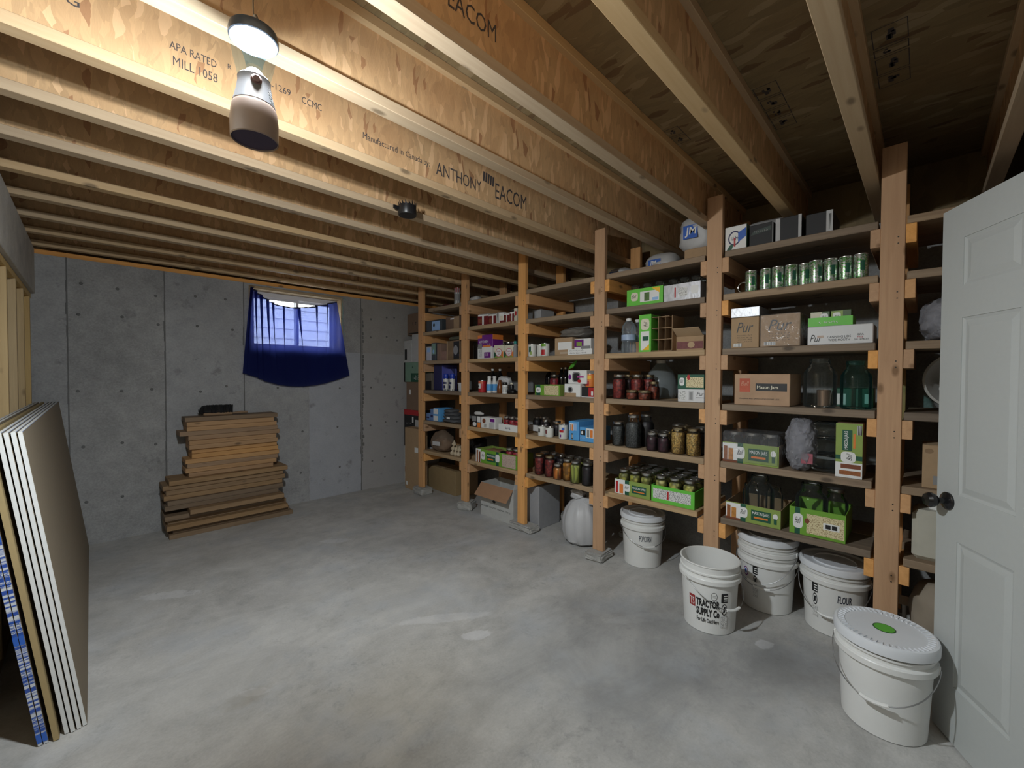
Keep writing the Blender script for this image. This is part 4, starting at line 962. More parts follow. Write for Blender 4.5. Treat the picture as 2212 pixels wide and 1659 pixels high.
c = carton('jar_tray', lab('lime Ball tray stood upright with empty dividers', b, 4), 'tray', 1380, 1406, z4, 681, .26, LIME, lambda p: (p.rect(0, 0, 1, 1, LIME), p.rect(.15, .05, .85, .55, WHITE), p.rect(.3, .3, .8, .42, DGREEN), p.ell(.5, .74, .36, .15, CREAM2, sq=.6), p.text(.7, .67, .3, 'Ball', BLACK, .5, .14, 0, False, True), p.tri([(.3, .05), (.85, .05), (.85, .2)], YEL)), x0=2.722)
d, w_, h_ = c['_dim']; mb = MB(); W2 = .15
for k in range(4): mb.box(-d/2+.01, -w_/2-W2*(.95-.12*(k == 3)), .004+k*(h_-.03)/3, d/2-.02, -w_/2-.001, .007+k*(h_-.03)/3)
for k in range(1, 4): mb.box(-d/2+.012+.0*k, -w_/2-.048*k, .004, d/2-.05, -w_/2-.048*k+.003, h_-.02)
build(mb, 'cell_dividers', KRAFT, c)
def open_box(label, l, r, z, top, depth, m, bay, flapang, x0, inner, pr=None, flaps=('f', 'r')):
    c = carton('open_cardboard_box', label, 'box', l, r, z, top, depth, m, pr, None, x0, tray=True)
    d, w_, h_ = c['_dim']; fl = min(d, w_)*(.5 if z > .1 else .55)
    mb = MB(); mb.cham(-fl, -w_/2+.004, -.003, 0, w_/2-.004, 0.0, .001); build(mb, 'front_flap', inner, c, (-d/2-.001, 0, h_), (0, flapang, 0))
    return c, d, w_, h_
c, d, w_, h_ = open_box(lab('open brown box with front flap folded out', b, 4), 1461, 1520, z4, 727, .24, KRAFT, 4, .55, 2.80, KRAFT_L, lambda p: (p.rect(.02, .15, .98, .62, C('plum_band', (.2,.07,.07), .7, var=.4, scale=40)), p.ell(.55, .4, .13, .2, KRAFT_L)))
jar(lab('tall dark red quart jar at left', b, 3), 'quart', 'tomato', 1337, 2.765, z3)
jar(lab('dark red quart jar second from left', b, 3), 'quart', 'tomato', 1372, 2.80, z3)
for i, (px, x, k, cn) in enumerate(((1357, 2.89, 'quart', 'purple'), (1397, 2.90, 'quart', 'tomato'), (1412, 2.84, 'pint', 'salsa'))): jar(lab(('dark rear quart jar behind left pair', 'dark red rear quart jar', 'small brown red pint jar')[i], b, 3), k, cn, px, x, z3, GOLDL)
for i, px in enumerate((1366, 1392)): jar(lab(('left' if i == 0 else 'right')+' squat orange red half pint jar', b, 3), 'half_pint', 'salsa', px, 2.745, z3, GOLDL, group='squat jars')
t_ = thing('plastic_jug', lab('translucent rounded plastic jug behind red jars', b, 3), 'jug', (3.10, yat(1424, 3.07, z3), z3+.001)); build(MB().lathe([(0, 0), (.10, 0), (.11, .02), (.11, .13), (.09, .2), (.05, .245), (.03, .27)], 26, close=False), 'body', thin_glass('frosted_jug', (.8,.85,.86), .6, .35, (.4,.44,.45), .2), t_); build(MB().lathe([(.034, .265), (.035, .29), (0, .292)], 16, close=False), 'cap', PLASTW, t_)
c = carton('jar_box', lab('white Pur jar box with printed jar', b, 3), 'box', 1464, 1521, z3, 840, .2, C('white_card'if False else 'white_box_card', (.68,.68,.68), .5, var=.03), lambda p: (p.rect(.03, .15, .3, .85, PRINTW), p.rect(.42, .12, .6, .88, LGREY), p.rect(.45, .2, .57, .75, GREYC), p.text(.72, .5, .3, 'Pur', BLACK, .35, .26), p.rect(.7, .35, .99, .38, BLACK)), x0=2.722)
zz = z3+c['_dim'][2]+.0015
for j in range(3): jar(lab(f'red half pint jar on white box, {ordn[j]} from left', b, 3), 'half_pint', 'tomato', 1474+20*j, 2.79, zz-.001, SILVER, group='half pints on the white box') if False else None
c2 = carton('jar_tray', lab('green and cream Ball tray atop white box', b, 3), 'tray', 1464, 1521, zz, 809, .2, DGREEN, lambda p: (cream_print(p, DGREEN), p.ell(.42, .8, .06, .2, RED)), x0=2.722, tray=True)
xo, yo, zo = c2.location; d, w_, h_ = c2['_dim']
for j in range(2): jar(lab(f'dark red small jar in upper tray, {["left","right"][j]}', b, 3), 'half_pint', 'tomato', 0, xo-d/2+.055, zo+.005, SILVER, group='small jars in the upper tray', y=yo+w_*(.24-.48*j)).scale = (.9, .9, 1)
jar(lab('charcoal grey quart jar at left', b, 2), 'quart', 'grey', 1336, 2.775, z2)
jar(lab('tall charcoal half gallon jar', b, 2), 'half_gallon', 'grey', 1368, 2.775, z2)
jar(lab('dark half gallon jar behind tall charcoal jar', b, 2), 'half_gallon', 'dark', 1398, 2.90, z2)
for i, px in enumerate((1409, 1433)): jar(lab(('left' if i == 0 else 'right')+' dark purple pint jar in front', b, 2), 'pint', 'purple', px, 2.755, z2, group='front purple pints')
for i, (px, cn) in enumerate(((1420, 'purple'), (1437, 'purple'), (1450, 'yellow'))): jar(lab(('left rear purple quart jar', 'right rear purple quart jar', 'rear yellow quart jar')[i], b, 2), 'pint' if i < 2 else 'quart', cn, px, 2.86+.02*i, z2)
for i, px in enumerate((1465, 1498)): jar(lab(('left' if i == 0 else 'right')+' yellow corn quart jar in front', b, 2), 'quart', 'yellow', px, 2.765, z2, GOLDL, group='front yellow quarts')
jar(lab('rear yellow quart jar beside post', b, 2), 'quart', 'yellow', 1480, 2.87, z2, GOLDL); jar(lab('dark quart jar beside post', b, 2), 'quart', 'dark', 1515, 2.86, z2)
jar_pack(4, 1, 1328, 1404, 1033, 4, 3, 'pickle_quart', 'pickle', .37, lambda p: (p.rect(0, 0, 1, 1, OLIVE), p.rect(0, 0, .32, 1, WHITE), p.rect(.03, .05, .1, .85, RED), p.rect(.14, .05, .25, .7, ORANGE), p.rect(.3, 0, .42, 1, DGREEN), p.ell(.36, .5, .09, .26, WHITE, sq=.6), p.text(.29, .42, .2, 'Ball', BLACK, .5, .13), p.rect(.5, .22, .9, .75, DGREEN), p.text(.52, .48, .18, 'MASON JARS', WHITE, 0, .36, .01), p.rect(.56, .32, .85, .4, ORANGE)), 'jar_tray', 2.722, OLIVE, SILVER, traylab=lab('Ball mason jar tray of pickles', 4, 1), jl='pickle jar in Ball mason tray')
jar_pack(4, 1, 1407, 1500, 1046, 4, 3, 'pickle_quart', 'pickle', .40, lambda p: (p.rect(0, 0, 1, 1, LIME), p.rect(.04, .22, .92, .82, PRINTW), p.rect(.38, .25, .42, .75, RED)), 'jar_tray', 2.722, LIME, SILVER, traylab=lab('bright green pickle jar tray with white panel', 4, 1), jl='pickle jar in bright green tray')
# ------------------------------------------------------------------ BAY 3
b = 3
carton('storage_box', lab('plain grey white box behind post', b, 5), 'box', 1150, 1168, z5, 669, .2, C('grey_white_card', (.42,.43,.44), .6), lambda p: p.rect(.5, .1, .95, .9, LGREY), x0=2.95)
CANW = C('can_label_white', (.66,.66,.62), .45, var=.05)
for i, (px, x, bd) in enumerate(((1150, 2.745, [(.35, .8, -.5, .1, DGREEN), (.15, .4, -.2, .35, OLIVE)]), (1165, 2.80, [(.2, .85, -.4, .0, BLACK)]), (1178, 2.75, [(.1, .5, -.6, .6, RED), (.75, .98, -.7, .7, GREEN)]))):
    can(lab(f'white food can, {ordn[i]} from left', b, 4), px, x, z4, .037, .11, CANW, group='food cans on the fourth shelf', bands=bd)
c = carton('cardboard_box', lab('brown box with white paper and packets', b, 4), 'box', 1198, 1236, z4, 731, .22, KRAFT, lambda p: (p.rect(.2, .32, .98, .75, WHITE), p.rect(.3, .08, .8, .2, C('film_glint', (.5,.4,.3), .3))), x0=2.735)
zc = z4+c['_dim'][2]
c2 = carton('packet_tray', lab('purple and white packet tray', b, 4), 'tray', 1238, 1276, z4, 733, .18, WHITE, lambda p: (p.rect(.05, .5, .6, .95, PURPLE), p.rect(.2, .55, .5, .8, OLIVE), p.rect(.45, .05, .98, .55, GREYC)), x0=2.765)
carton('label_box', lab('low white box with printed grey lettering', b, 4), 'box', 1226, 1278, z4, 755, .03, WHITE, lambda p: (p.scrib(.08, .55, .7, .85, GREYC, 13, 2), p.scrib(.08, .15, .8, .45, GREYC, 15, 8)), x0=2.706, pick=1226)
t_ = thing('plastic_bag', lab('crumpled clear bag of packets atop boxes', b, 4), 'bag', (2.85, yat(1237, 2.80, z4), zc+.004)); build(crumple(lump(.2, .26, .075, 21, .1, 20, 40), .008, 20), 'bag', thin_glass('goods_bag', (.8,.8,.8), 1., .55, (.30,.28,.25), .12, 1., 24), t_)
def qtray(lb, l, r, z, top, bay, m=LIME, pr=None, x0=F0, depth=.2): return carton('jar_tray', lb, 'tray', l, r, z, top, depth, m, pr, None, x0, tray=True)
c = qtray(lab('lime Ball tray with cream label', b, 3), 1156, 1209, z3, 831, b, OLIVE, lambda p: (p.rect(0, 0, 1, 1, GREEN), p.rect(.05, 0, .22, 1, DGREEN), p.ell(.14, .5, .1, .26, WHITE, sq=.6), p.text(.07, .42, .2, 'Ball', BLACK, .5, .13), p.rect(.38, .06, .96, .94, PRINTC)))
xo, yo, zo = c.location; d, w_, h_ = c['_dim']
for j in range(3): jar(lab(f'dark jar in lime tray, {ordn[j]} from left', b, 3), 'half_pint', 'purple', 0, xo-d/2+.05, zo+.005, SILVER, group='small jars in the lime tray', y=yo+w_/2-.052-(w_-.104)*j/2).scale = (.92, .92, 1)
jar(lab('crimson quart jar behind lime tray', b, 3), 'quart', 'red', 1198, 3.0, z3)
for i, (px, x) in enumerate(((1186, 3.10), (1213, 3.08), (1222, 3.0))): bottle('wine_bottle', lab(f'dark wine bottle, {ordn[i]} from left', b, 3), px, x, z3, [(.036, 0), (.038, .006), (.038, .15), (.032, .175), (.015, .20), (.014, .235)], C('dark_bottle_glass', (.006,.006,.007), .08), SILVER, .012, 'dark bottles')
cw = carton('pod_box', lab('lower white coffee box with printed cup', b, 3), 'box', 1219, 1253, z3, 829, .16, WHITE, lambda p: (p.ell(.38, .55, .17, .25, GREYC), p.ell(.38, .55, .1, .16, BLACK), p.rect(0, 0, .75, .3, KRAFT), p.tri([(.0, .3), (.18, .3), (.0, .0)], KRAFT_D)), x0=2.715)
zc = z3+cw['_dim'][2]
carton('pod_box', lab('upper white multipack box with window', b, 3), 'box', 1227, 1267, zc+.001, 800, .15, WHITE, lambda p: (p.ell(.45, .5, .22, .38, GREYC, sq=.5), p.ell(.45, .5, .16, .3, DGREY, sq=.5), p.rect(.5, .45, .85, .58, C('magenta_print', (.4,.05,.25), .5)), p.ell(.1, .5, .08, .2, PURPLE), p.ell(.62, .2, .1, .12, RED)), x0=2.735)
t_ = thing('leaf_packet', lab('green leaf shaped packet atop white boxes', b, 3), 'packet', (2.83, yat(1238, 2.83, z3), zc+.119), 0); build(MB().extrude([(0, .05, 0), (0, .0, .02), (0, -.035, .075), (0, .0, .06), (0, .03, .035)], (.012, 0, 0)), 'packet', C('packet_green', (.08,.33,.03), .5), t_)
cb = carton('can_carton', lab('black and red carton on shelf edge', b, 3), 'box', 1256, 1284, z3, 836, .14, DGREY, lambda p: (p.rect(.55, .05, 1, .95, RED), p.rect(.75, .2, .9, .6, WHITE), p.rect(0, 0, 1, .06, WHITE)), x0=2.735)
can(lab('orange and yellow labelled can on carton', b, 3), 1276, 2.79, z3+cb['_dim'][2]+.001, .042, .105, ORANGE, group=None, bands=[(.6, .85, -.9, .9, YEL), (.1, .45, -.5, .5, RED)])
for i, (px, x, r_, h_) in enumerate(((1171, 2.745, .036, .085), (1187, 2.735, .036, .082))):
    can(lab(f'short white can with dark emblem, {["left","right"][i]}', b, 2), px, x, z2, r_, h_, CANW, group='short white cans', bands=[(.35, .75, -.35, .15, DRED if i else DGREY)])
can(lab('taller white can with red stripe', b, 2), 1217, 2.745, z2, .039, .118, CANW, bands=[(.45, .62, -.5, .5, RED), (.62, .8, .1, .7, BLUE), (.12, .3, -.3, .0, PURPLE)])
jar(lab('dark jar between white cans', b, 2), 'pint', 'dark', 1203, 2.83, z2); jar(lab('dark jar behind short white cans', b, 2), 'pint', 'dark', 1180, 2.86, z2)
ct = qtray(lab('long white tray of dark jars at rear', b, 2), 1143, 1176, z2, 917, b, WHITE, None, 2.92, .12)
for i, px in enumerate((1149, 1161, 1172)): jar(lab(f'dark jar in rear white tray, {ordn[i]} from left', b, 2), 'pint', 'dark', 0, 2.98, z2+.0055, SILVER, group='dark jars in the rear tray', y=ct.location[1]+ct['_dim'][1]*(.3-.3*i)) if False else None
for i in range(2): jar(lab(f'dark jar in rear white tray, {["left","right"][i]}', b, 2), 'pint', 'dark', 0, 2.98, z2+.0055, SILVER, group='dark jars in the rear tray', y=ct.location[1]+ct['_dim'][1]*(.24-.48*i))
def jarbox(p): p.rect(.08, .52, .8, .9, LBLUE); p.rect(.12, .5, .5, .88, WHITE); p.rect(.16, .5, .28, .82, GREYC); p.rect(.32, .5, .44, .82, ORANGE); p.rect(.28, .06, .46, .36, BLACK); p.rect(.34, .1, .4, .3, WHITE)
carton('jar_box', lab('taller blue jar box with pictured jars', b, 2), 'box', 1228, 1250, z2, 909, .26, SKYB, jarbox)
carton('jar_box', lab('shorter blue jar box beside post', b, 2), 'box', 1252, 1283, z2, 922, .24, SKYB, lambda p: (p.rect(.05, .45, .4, .8, BLACK), p.ell(.18, .62, .07, .12, WHITE), p.rect(.45, .3, .98, .95, WHITE), p.rect(.52, .35, .68, .85, GREYC), p.rect(.74, .35, .92, .85, ORANGE), p.scrib(.05, .18, .4, .34, LBLUE, 5, 5)))
for i, (px, x, k, cn) in enumerate(((1166, 2.77, 'quart', 'tomato'), (1188, 2.765, 'quart', 'tomato'), (1206, 2.745, 'pint', 'carrot'), (1226, 2.77, 'quart', 'peach'), (1244, 2.75, 'quart', 'dill'), (1269, 2.755, 'quart', 'dark'))):
    d_ = ('red sauce quart jar at left', 'red sauce quart jar second from left', 'carrot pint jar', 'orange peach quart jar', 'green dill pickle quart jar', 'dark purple quart jar at right')[i]
    jar(lab(d_, b, 1), k, cn, px, x, z1, GOLDL if i < 2 else SILVER)
for i, (px, x, k, cn) in enumerate(((1180, 2.88, 'quart', 'tomato'), (1194, 2.90, 'quart', 'dark'), (1214, 2.88, 'quart', 'dark'), (1233, 2.88, 'quart', 'yellow'), (1250, 2.87, 'quart', 'dill'), (1268, 2.87, 'quart', 'dark'))):
    jar(lab(f'rear row quart jar, {ordn[i]} from left', b, 1), k, cn, px, x, z1, SILVER, group='rear row of quart jars')
# ------------------------------------------------------------------ BAY 2
b = 2
t_ = thing('paper_bundle', lab('crumpled white paper bundle', b, 6), 'bundle', (2.79, yat(1026, 2.78, z6), z6+.001)); build(crumple(lump(.1, .12, .05, 31, .1, 14, 28), .008, 30), 'bundle', C('crumpled_white', (.55,.55,.55), .6), t_)
t_ = thing('paper_bundle', lab('small white bag by rear post', b, 6), 'bundle', (2.95, yat(1075, 2.95, z6), z6+.001)); build(crumple(lump(.1, .1, .06, 33, .1, 14, 28), .008, 30), 'bundle', C('crumpled_white', (.55,.55,.55), .6), t_)
def milk(p): p.rect(0, 0, 1, .85, DRED); p.rect(.42, 0, .58, 1, WHITE); p.rect(.05, .2, .4, .6, BROWNP)
def gable(label, l, r, z, top, x0, pr, m=WHITE):
    c = carton('drink_carton', label, 'carton', l, r, z, top, .07, m, pr, lambda p: p.rect(0, 0, 1, .8, DRED), x0, 'small drink cartons', .25)
    d, w_, h_ = c['_dim']; build(MB().extrude([(-d/2, -w_/2+.002, h_), (d/2, -w_/2+.002, h_), (0, -w_/2+.002, h_+.012)], (0, w_-.004, 0)), 'gable_top', m, c)
for i, (l, r, tp, x) in enumerate(((1033, 1051, 681, 2.73), (1056, 1070, 680, 2.75), (1072, 1085, 677, 2.73), (1088, 1098, 678, 2.76), (1100, 1108, 675, 2.74))):
    gable(lab(f'maroon and white drink carton, {ordn[i]} from left', b, 5), l, r, z5, tp, x, milk if i != 2 else lambda p: (p.rect(0, 0, .4, 1, BARC), p.rect(.45, .3, .9, .7, CREAM2), p.rect(.45, 0, 1, .25, DRED)))
carton('food_box', lab('tall cream box with red fruit picture', b, 5), 'box', 1110, 1116, z5, 666, .1, CREAM2, lambda p: (p.ell(.7, .6, .3, .2, RED), p.rect(.1, .3, .5, .5, SAGE)), x0=2.735)
def kitchen(p): p.rect(0, 0, 1, .5, WHITE); p.rect(0, .86, .3, 1, ORANGE); p.text(.12, .66, .1, 'KITCHEN', WHITE, 0, .7, .01); p.scrib(.6, .57, .84, .63, WHITE, 4, 2); p.rect(.35, .48, .88, .56, ORANGE); p.rect(.45, .02, .88, .26, PURPLE); p.text(.55, .1, .12, '13', WHITE, 0, .22, .01); p.rect(.08, .05, .3, .4, PRINTW); p.rect(.02, .42, .3, .62, GREYC)
c = carton('kitchen_bag_box', lab('purple orange and white KITCHEN bag box', b, 4), 'box', 1032, 1064, z4, 725, .14, PURPLE, kitchen, lambda p: (p.rect(0, .8, 1, 1, ORANGE), p.rect(0, 0, 1, .45, WHITE), p.rect(.3, .05, .8, .3, PURPLE)), x0=2.725)
def fruit(p): p.rect(0, 0, 1, .3, OLIVE); p.tri([(0, 0), (0, .55), (.3, .25)], DGREEN); p.tri([(1, 0), (1, .55), (.7, .25)], ORANGE); p.ell(.52, .42, .34, .34, C('pink_ring', (.6,.12,.2), .5)); p.ell(.52, .42, .29, .29, WHITE); p.scrib(.32, .42, .72, .6, C('pink_print', (.5,.08,.14), .5), 5, 3); p.scrib(.34, .24, .7, .4, C('pink_print', (.5,.08,.14), .5), 4, 6)
for i, (l, r) in enumerate(((1067, 1087), (1089, 1109))): carton('fruit_cup_pack', lab(f'{["left","right"][i]} cream fruit cup pack', b, 4), 'box', l, r, z4, 746, .1, CREAM2, fruit, x0=2.725, group='fruit cup packs')
bottle('grey_bottle', lab('grey bottle with teal cap by post', b, 4), 1113, 2.75, z4, [(.024, 0), (.025, .01), (.025, .09), (.014, .12), (.012, .13)], GREYC, C('teal_cap', (.03,.25,.22), .4), .02)
for i, px in enumerate((1078, 1088, 1098, 1107)): jar(lab(f'dark rear jar, {ordn[i]} from left', b, 4), 'tall', 'dark', px, 2.925, z4, SILVER, group='dark rear jars on the fourth shelf')
can(lab('red and white food can', b, 3), 1042, 2.74, z3, .040, .118, RED, bands=[(.35, .75, -.7, .7, WHITE), (.45, .6, -.5, .3, BLACK), (.75, .98, -1.2, 1.2, C('coral_print', (.6,.16,.08), .5))])
for i, px in enumerate((1057, 1067)): bottle('spray_bottle', lab(f'{["left","right"][i]} white and blue cleaner bottle', b, 3), px, 2.75+.05*i, z3, [(.027, 0), (.028, .01), (.028, .08), (.018, .12), (.016, .15)], WHITE, WHITE, .012, 'cleaner bottles', (.02, .085, SKYB))
for i, (px, x) in enumerate(((1064, 2.93), (1080, 2.95))): bottle('dark_bottle', lab(f'{["left","right"][i]} tall white capped dark bottle', b, 3), px, x, z3, [(.033, 0), (.034, .01), (.034, .16), (.013, .2), (.012, .225)], C('dark_bottle_glass', (.006,.006,.007), .08), WHITE, .015, 'tall dark bottles')
t_ = thing('plastic_bag', lab('crumpled white plastic bag behind bottles', b, 3), 'bag', (2.86, yat(1087, 2.84, z3), z3+.001)); build(crumple(lump(.11, .16, .16, 41, .08, 20, 40), .01, 20), 'bag', C('white_bag_film', (.6,.6,.6), .35), t_)
bottle('amber_bottle', lab('amber brown bottle', b, 3), 1080, 2.75, z3, [(.028, 0), (.03, .008), (.03, .06), (.016, .1), (.013, .115)], AMBER, AMBER, .012)
bottle('vitamin_bottle', lab('white bottle with black cap', b, 3), 1091, 2.735, z3, [(.026, 0), (.027, .006), (.027, .075), (.02, .085)], WHITE, BLKP, .022, None, (.015, .065, PRINTW))
t_ = thing('hand_tool', lab('black plastic hand tool', b, 3), 'tool', (2.745, yat(1105, 2.745, z3), z3+.001)); build(MB().cham(-.03, -.045, 0, .03, .045, .04, .012), 'body', BLKP, t_); build(MB().lathe([(0, .039), (.022, .039), (.024, .07), (.018, .085), (0, .087)], 16, close=False), 'knob', BLKP, t_); build(MB().lathe([(0, .087), (.014, .087), (.014, .1), (0, .1)], 12, close=False), 'pale_top', CREAM2, t_)
carton('tea_box', lab('black box with white and orange corner', b, 2), 'box', 1020, 1038, z2, 897, .12, DGREY, lambda p: (p.rect(.0, .5, .5, .95, GREYC), p.ell(.3, .25, .22, .18, WHITE), p.rect(.62, 0, 1, .4, ORANGE), p.rect(.62, .45, 1, .95, WHITE)), x0=2.725)
carton('tea_box', lab('white box with brown print and barcode', b, 2), 'box', 1039, 1069, z2, 900, .1, WHITE, lambda p: (p.ell(.22, .65, .12, .22, BROWNP), p.rect(.2, .08, .4, .4, BARC), p.rect(.6, .05, .98, .55, LGREY), p.rect(.65, .62, .98, .9, PURPLE)), x0=2.725)
t_ = thing('white_bottle', lab('white bottle lying on boxes', b, 2), 'bottle', (2.83, yat(1027, 2.79, z2), z2+.105), 0); build(MB().tube([(0, .05, .02), (0, .03, .02), (0, -.03, .02), (0, -.06, .02), (0, -.075, .02)], [.014, .02, .02, .012, .01], 12), 'body', WHITE, t_)
for i, px in enumerate((1066, 1079)): can(lab(f'{["left","right"][i]} flat red tin', b, 2), px, 2.86, z2, .034, .085, RED, group='flat red tins')
ct = qtray(lab('white tray of crimson jars with blue script', b, 2), 1077, 1117, z2, 915, b, WHITE, lambda p: (p.rect(0, 0, 1, 1, WHITE), p.scrib(.38, .3, .66, .72, NAVY, 4, 3)), 2.715, .13)
for i in range(3): jar(lab(f'crimson jar in white tray, {ordn[i]} from left', b, 2), 'pint', 'red', 0, 2.78, z2+.0055, SILVER, group='crimson jars in the white tray', y=ct.location[1]+ct['_dim'][1]/2-.05-(ct['_dim'][1]-.1)*i/2).scale = (.86, .86, 1)
ct = qtray(lab('Ball mason tray with pink label', b, 1), 1028, 1117, z1, 968, b, OLIVE, lambda p: (p.rect(0, 0, 1, 1, GREEN), p.rect(0, 0, .13, 1, WHITE), p.rect(.02, 0, .06, .9, TSNAP), p.rect(.08, 0, .12, .8, BROWNP), p.ell(.19, .55, .055, .3, WHITE, sq=.6), p.text(.155, .46, .2, 'Ball', BLACK, .5, .07), p.rect(.28, .2, .5, .78, DGREEN), p.text(.29, .5, .2, 'MASON JARS', WHITE, 0, .2, .01), p.rect(.31, .32, .45, .42, ORANGE), p.rect(.52, 0, .58, 1, DGREEN), p.ell(.55, .55, .05, .28, WHITE, sq=.6), p.rect(.66, .05, .97, .95, PRINTP)), F0, .22)
xo, yo, zo = ct.location; d, w_, h_ = ct['_dim']
t_ = thing('potato_bag', lab('brown netted bag in Ball tray', b, 1), 'bag', (xo, yo+w_*.23, zo+.005)); build(crumple(lump(.17, w_*.40, .125, 51, .08, 20, 40), .008, 18), 'bag', C('potato_net', (.28,.17,.09), .6, var=.4, scale=40), t_)
jar(lab('black lidded jar in Ball tray', b, 1), 'pint', 'dark', 0, xo-.05, zo+.005, BLKP, y=yo-w_*.09)
for i in range(2): jar(lab(f'{["left","right"][i]} crimson jar in Ball tray', b, 1), 'quart', 'red', 0, xo-.05, zo+.005, SILVER, group='crimson jars in the Ball tray', y=yo-w_*(.23+.16*i)-.006).scale = (.94, .94, 1)
t_ = thing('dark_bag', lab('black plastic bag at rear left', b, 1), 'bag', (3.0, yat(1024, 2.95, z1), z1+.001)); build(crumple(lump(.2, .16, .2, 61, .1, 20, 40), .012, 16), 'bag', C('black_bag_film', (.012,.012,.013), .25), t_)
# ------------------------------------------------------------------ BAY 1
b = 1
can(lab('red white and grey spray can', b, 6), 988, 2.75, z6, .033, .17, GREYC, 'spray_can', bands=[(.72, 1.0, -3.14, 3.14, RED), (.62, .72, -3.14, 3.14, WHITE), (.0, .2, -3.14, 3.14, WHITE)])
t_ = thing('cloth_bundle', lab('dark red cloth beside spray can', b, 6), 'cloth', (2.84, yat(968, 2.84, z6), z6+.001)); build(crumple(lump(.12, .16, .04, 71, .1, 14, 28), .008, 25), 'cloth', C('maroon_cloth', (.09,.01,.012), .9), t_)
carton('file_box', lab('dark file box with pale blue label', b, 5), 'box', 921, 954, z5, 694, .25, C('dark_slate_card', (.045,.055,.065), .6), lambda p: (p.rect(.38, .06, .9, .88, LBLUE), p.ell(.51, .55, .06, .16, BLACK)), x0=2.73)
carton('cardboard_box', lab('small brown box half open', b, 5), 'box', 963, 992, z5, 686, .2, C('umber_card', (.2,.13,.09), .8), lambda p: (p.rect(.6, 0, 1, .96, KRAFT), p.rect(.35, .78, .62, .88, WHITE)), x0=2.77)
carton('binder', lab('white binder spine', b, 4), 'binder', 921, 931, z4, 749, .24, C('binder_white', (.5,.5,.56), .5), lambda p: p.rect(.15, .6, .85, .9, LBLUE), x0=2.725)
carton('magazine_box', lab('dark box with pale blue picture', b, 4), 'box', 932, 941, z4, 741, .2, C('slate_dark', (.06,.07,.08), .5), lambda p: (p.rect(.1, .35, .95, .95, SAGE), p.ell(.5, .5, .2, .12, LBLUE)), x0=2.73)
carton('paper_bag', lab('narrow brown paper bag', b, 4), 'bag', 944, 952, z4, 743, .18, C('bag_brown', (.27,.17,.13), .8), None, x0=2.74)
carton('cardboard_box', lab('low pinkish brown box', b, 4), 'box', 953, 963, z4, 759, .16, C('rose_card', (.3,.18,.14), .8), None, x0=2.75, tape=KRAFT)
c = carton('wooden_crate', lab('woven wooden crate with dark window', b, 4), 'crate', 965, 992, z4, 737, .2, C('crate_brown', (.22,.145,.085), .8, var=.3), lambda p: (p.rect(.55, .05, 1, .95, DGREY), p.rect(0, 0, .08, 1, KRAFT_L), p.ell(.72, .5, .18, .25, GREYC)), x0=2.73)
zc = z4+c['_dim'][2]
t_ = thing('folded_cloth', lab('folded olive cloth on wooden crate', b, 4), 'cloth', (2.83, c.location[1], zc+.001)); build(crumple(lump(.19, .27, .05, 75, .06, 16, 30), .006, 22), 'cloth', C('olive_cloth', (.09,.09,.06), .9), t_)
carton('blue_box', lab('tall dark blue box with slanted front', b, 3), 'box', 937, 955, z3, 788, .22, NAVY, None, lambda p: p.rect(0, .02, .96, .98, C('violet_card', (.11,.12,.42), .5)), x0=2.80, tape=NAVY)
carton('blue_folder', lab('violet blue folder behind spray cans', b, 3), 'box', 957, 984, z3, 797, .02, C('violet_card', (.11,.12,.42), .5), lambda p: p.tri([(.6, 1), (1, 1), (1, .7)], NAVY), x0=2.83)
carton('cardboard_box', lab('grey brown box leaning at left', b, 3), 'box', 917, 932, z3, 806, .2, C('greybrown_card', (.16,.14,.115), .8), lambda p: (p.tri([(.1, 0), (1, 0), (1, .55), (.2, .5)], DGREY)), x0=2.78)
for i, px in enumerate((963.5, 977)):
    t_ = can(lab(f'{["left","right"][i]} spray can with blue cap', b, 3), px, 2.745, z3, .031, .135, CANW, 'spray_can', group='blue capped spray cans', bands=[(.55, .72, -.9, .9, NAVY), (.2, .45, -.3, .5, NAVY), (0, .16, -3.14, 3.14, DGREY)])
    build(MB().lathe([(.027, .134), (.028, .136), (.027, .182), (.024, .187), (0, .188)], 18, close=False), 'spray_cap', C('royal_cap', (.015,.05,.42), .35), t_)
bottle('clear_cup', lab('small clear cup by second post', b, 3), 995, 2.745, z3, [(.02, 0), (.022, .004), (.028, .085)], LGREY, LGREY, .006)
for i, (l, r, tp, m) in enumerate(((921, 928, 892, BLUE), (929.5, 936, 883, BLUE), (936.5, 950, 881, SKYB))): carton('blue_box', lab(f'blue pantry box, {ordn[i]} from left', b, 2), 'box', l, r, z2, tp, .18, m if i == 2 else C('steel_blue_card', (.12,.22,.45), .5), (lambda p: (p.rect(.0, .05, .72, .95, WHITE), p.rect(.0, .42, .72, .55, SKYB))) if i == 2 else (lambda p: (p.rect(.1, .3, .9, .5, NAVY),)), x0=2.73, group='blue pantry boxes')
gf = thing('folded_blanket', lab('folded charcoal grey fabric bundle', b, 2), 'fabric', (2.82, yat(975, 2.77, z2), z2+.001))
GF = C('charcoal_fabric', (.085,.088,.095), .9, var=.3, scale=60)
for k in range(4): build(crumple(lump(.2-.02*k, .30-.05*k, .045, 80+k, .06, 14, 30), .006, 20, k), 'fold', GF, gf, (0, .02*k, .034*k))
build(MB().box(-.103, -.04, .045, -.1, .015, .065), 'care_tag', WHITE, gf)
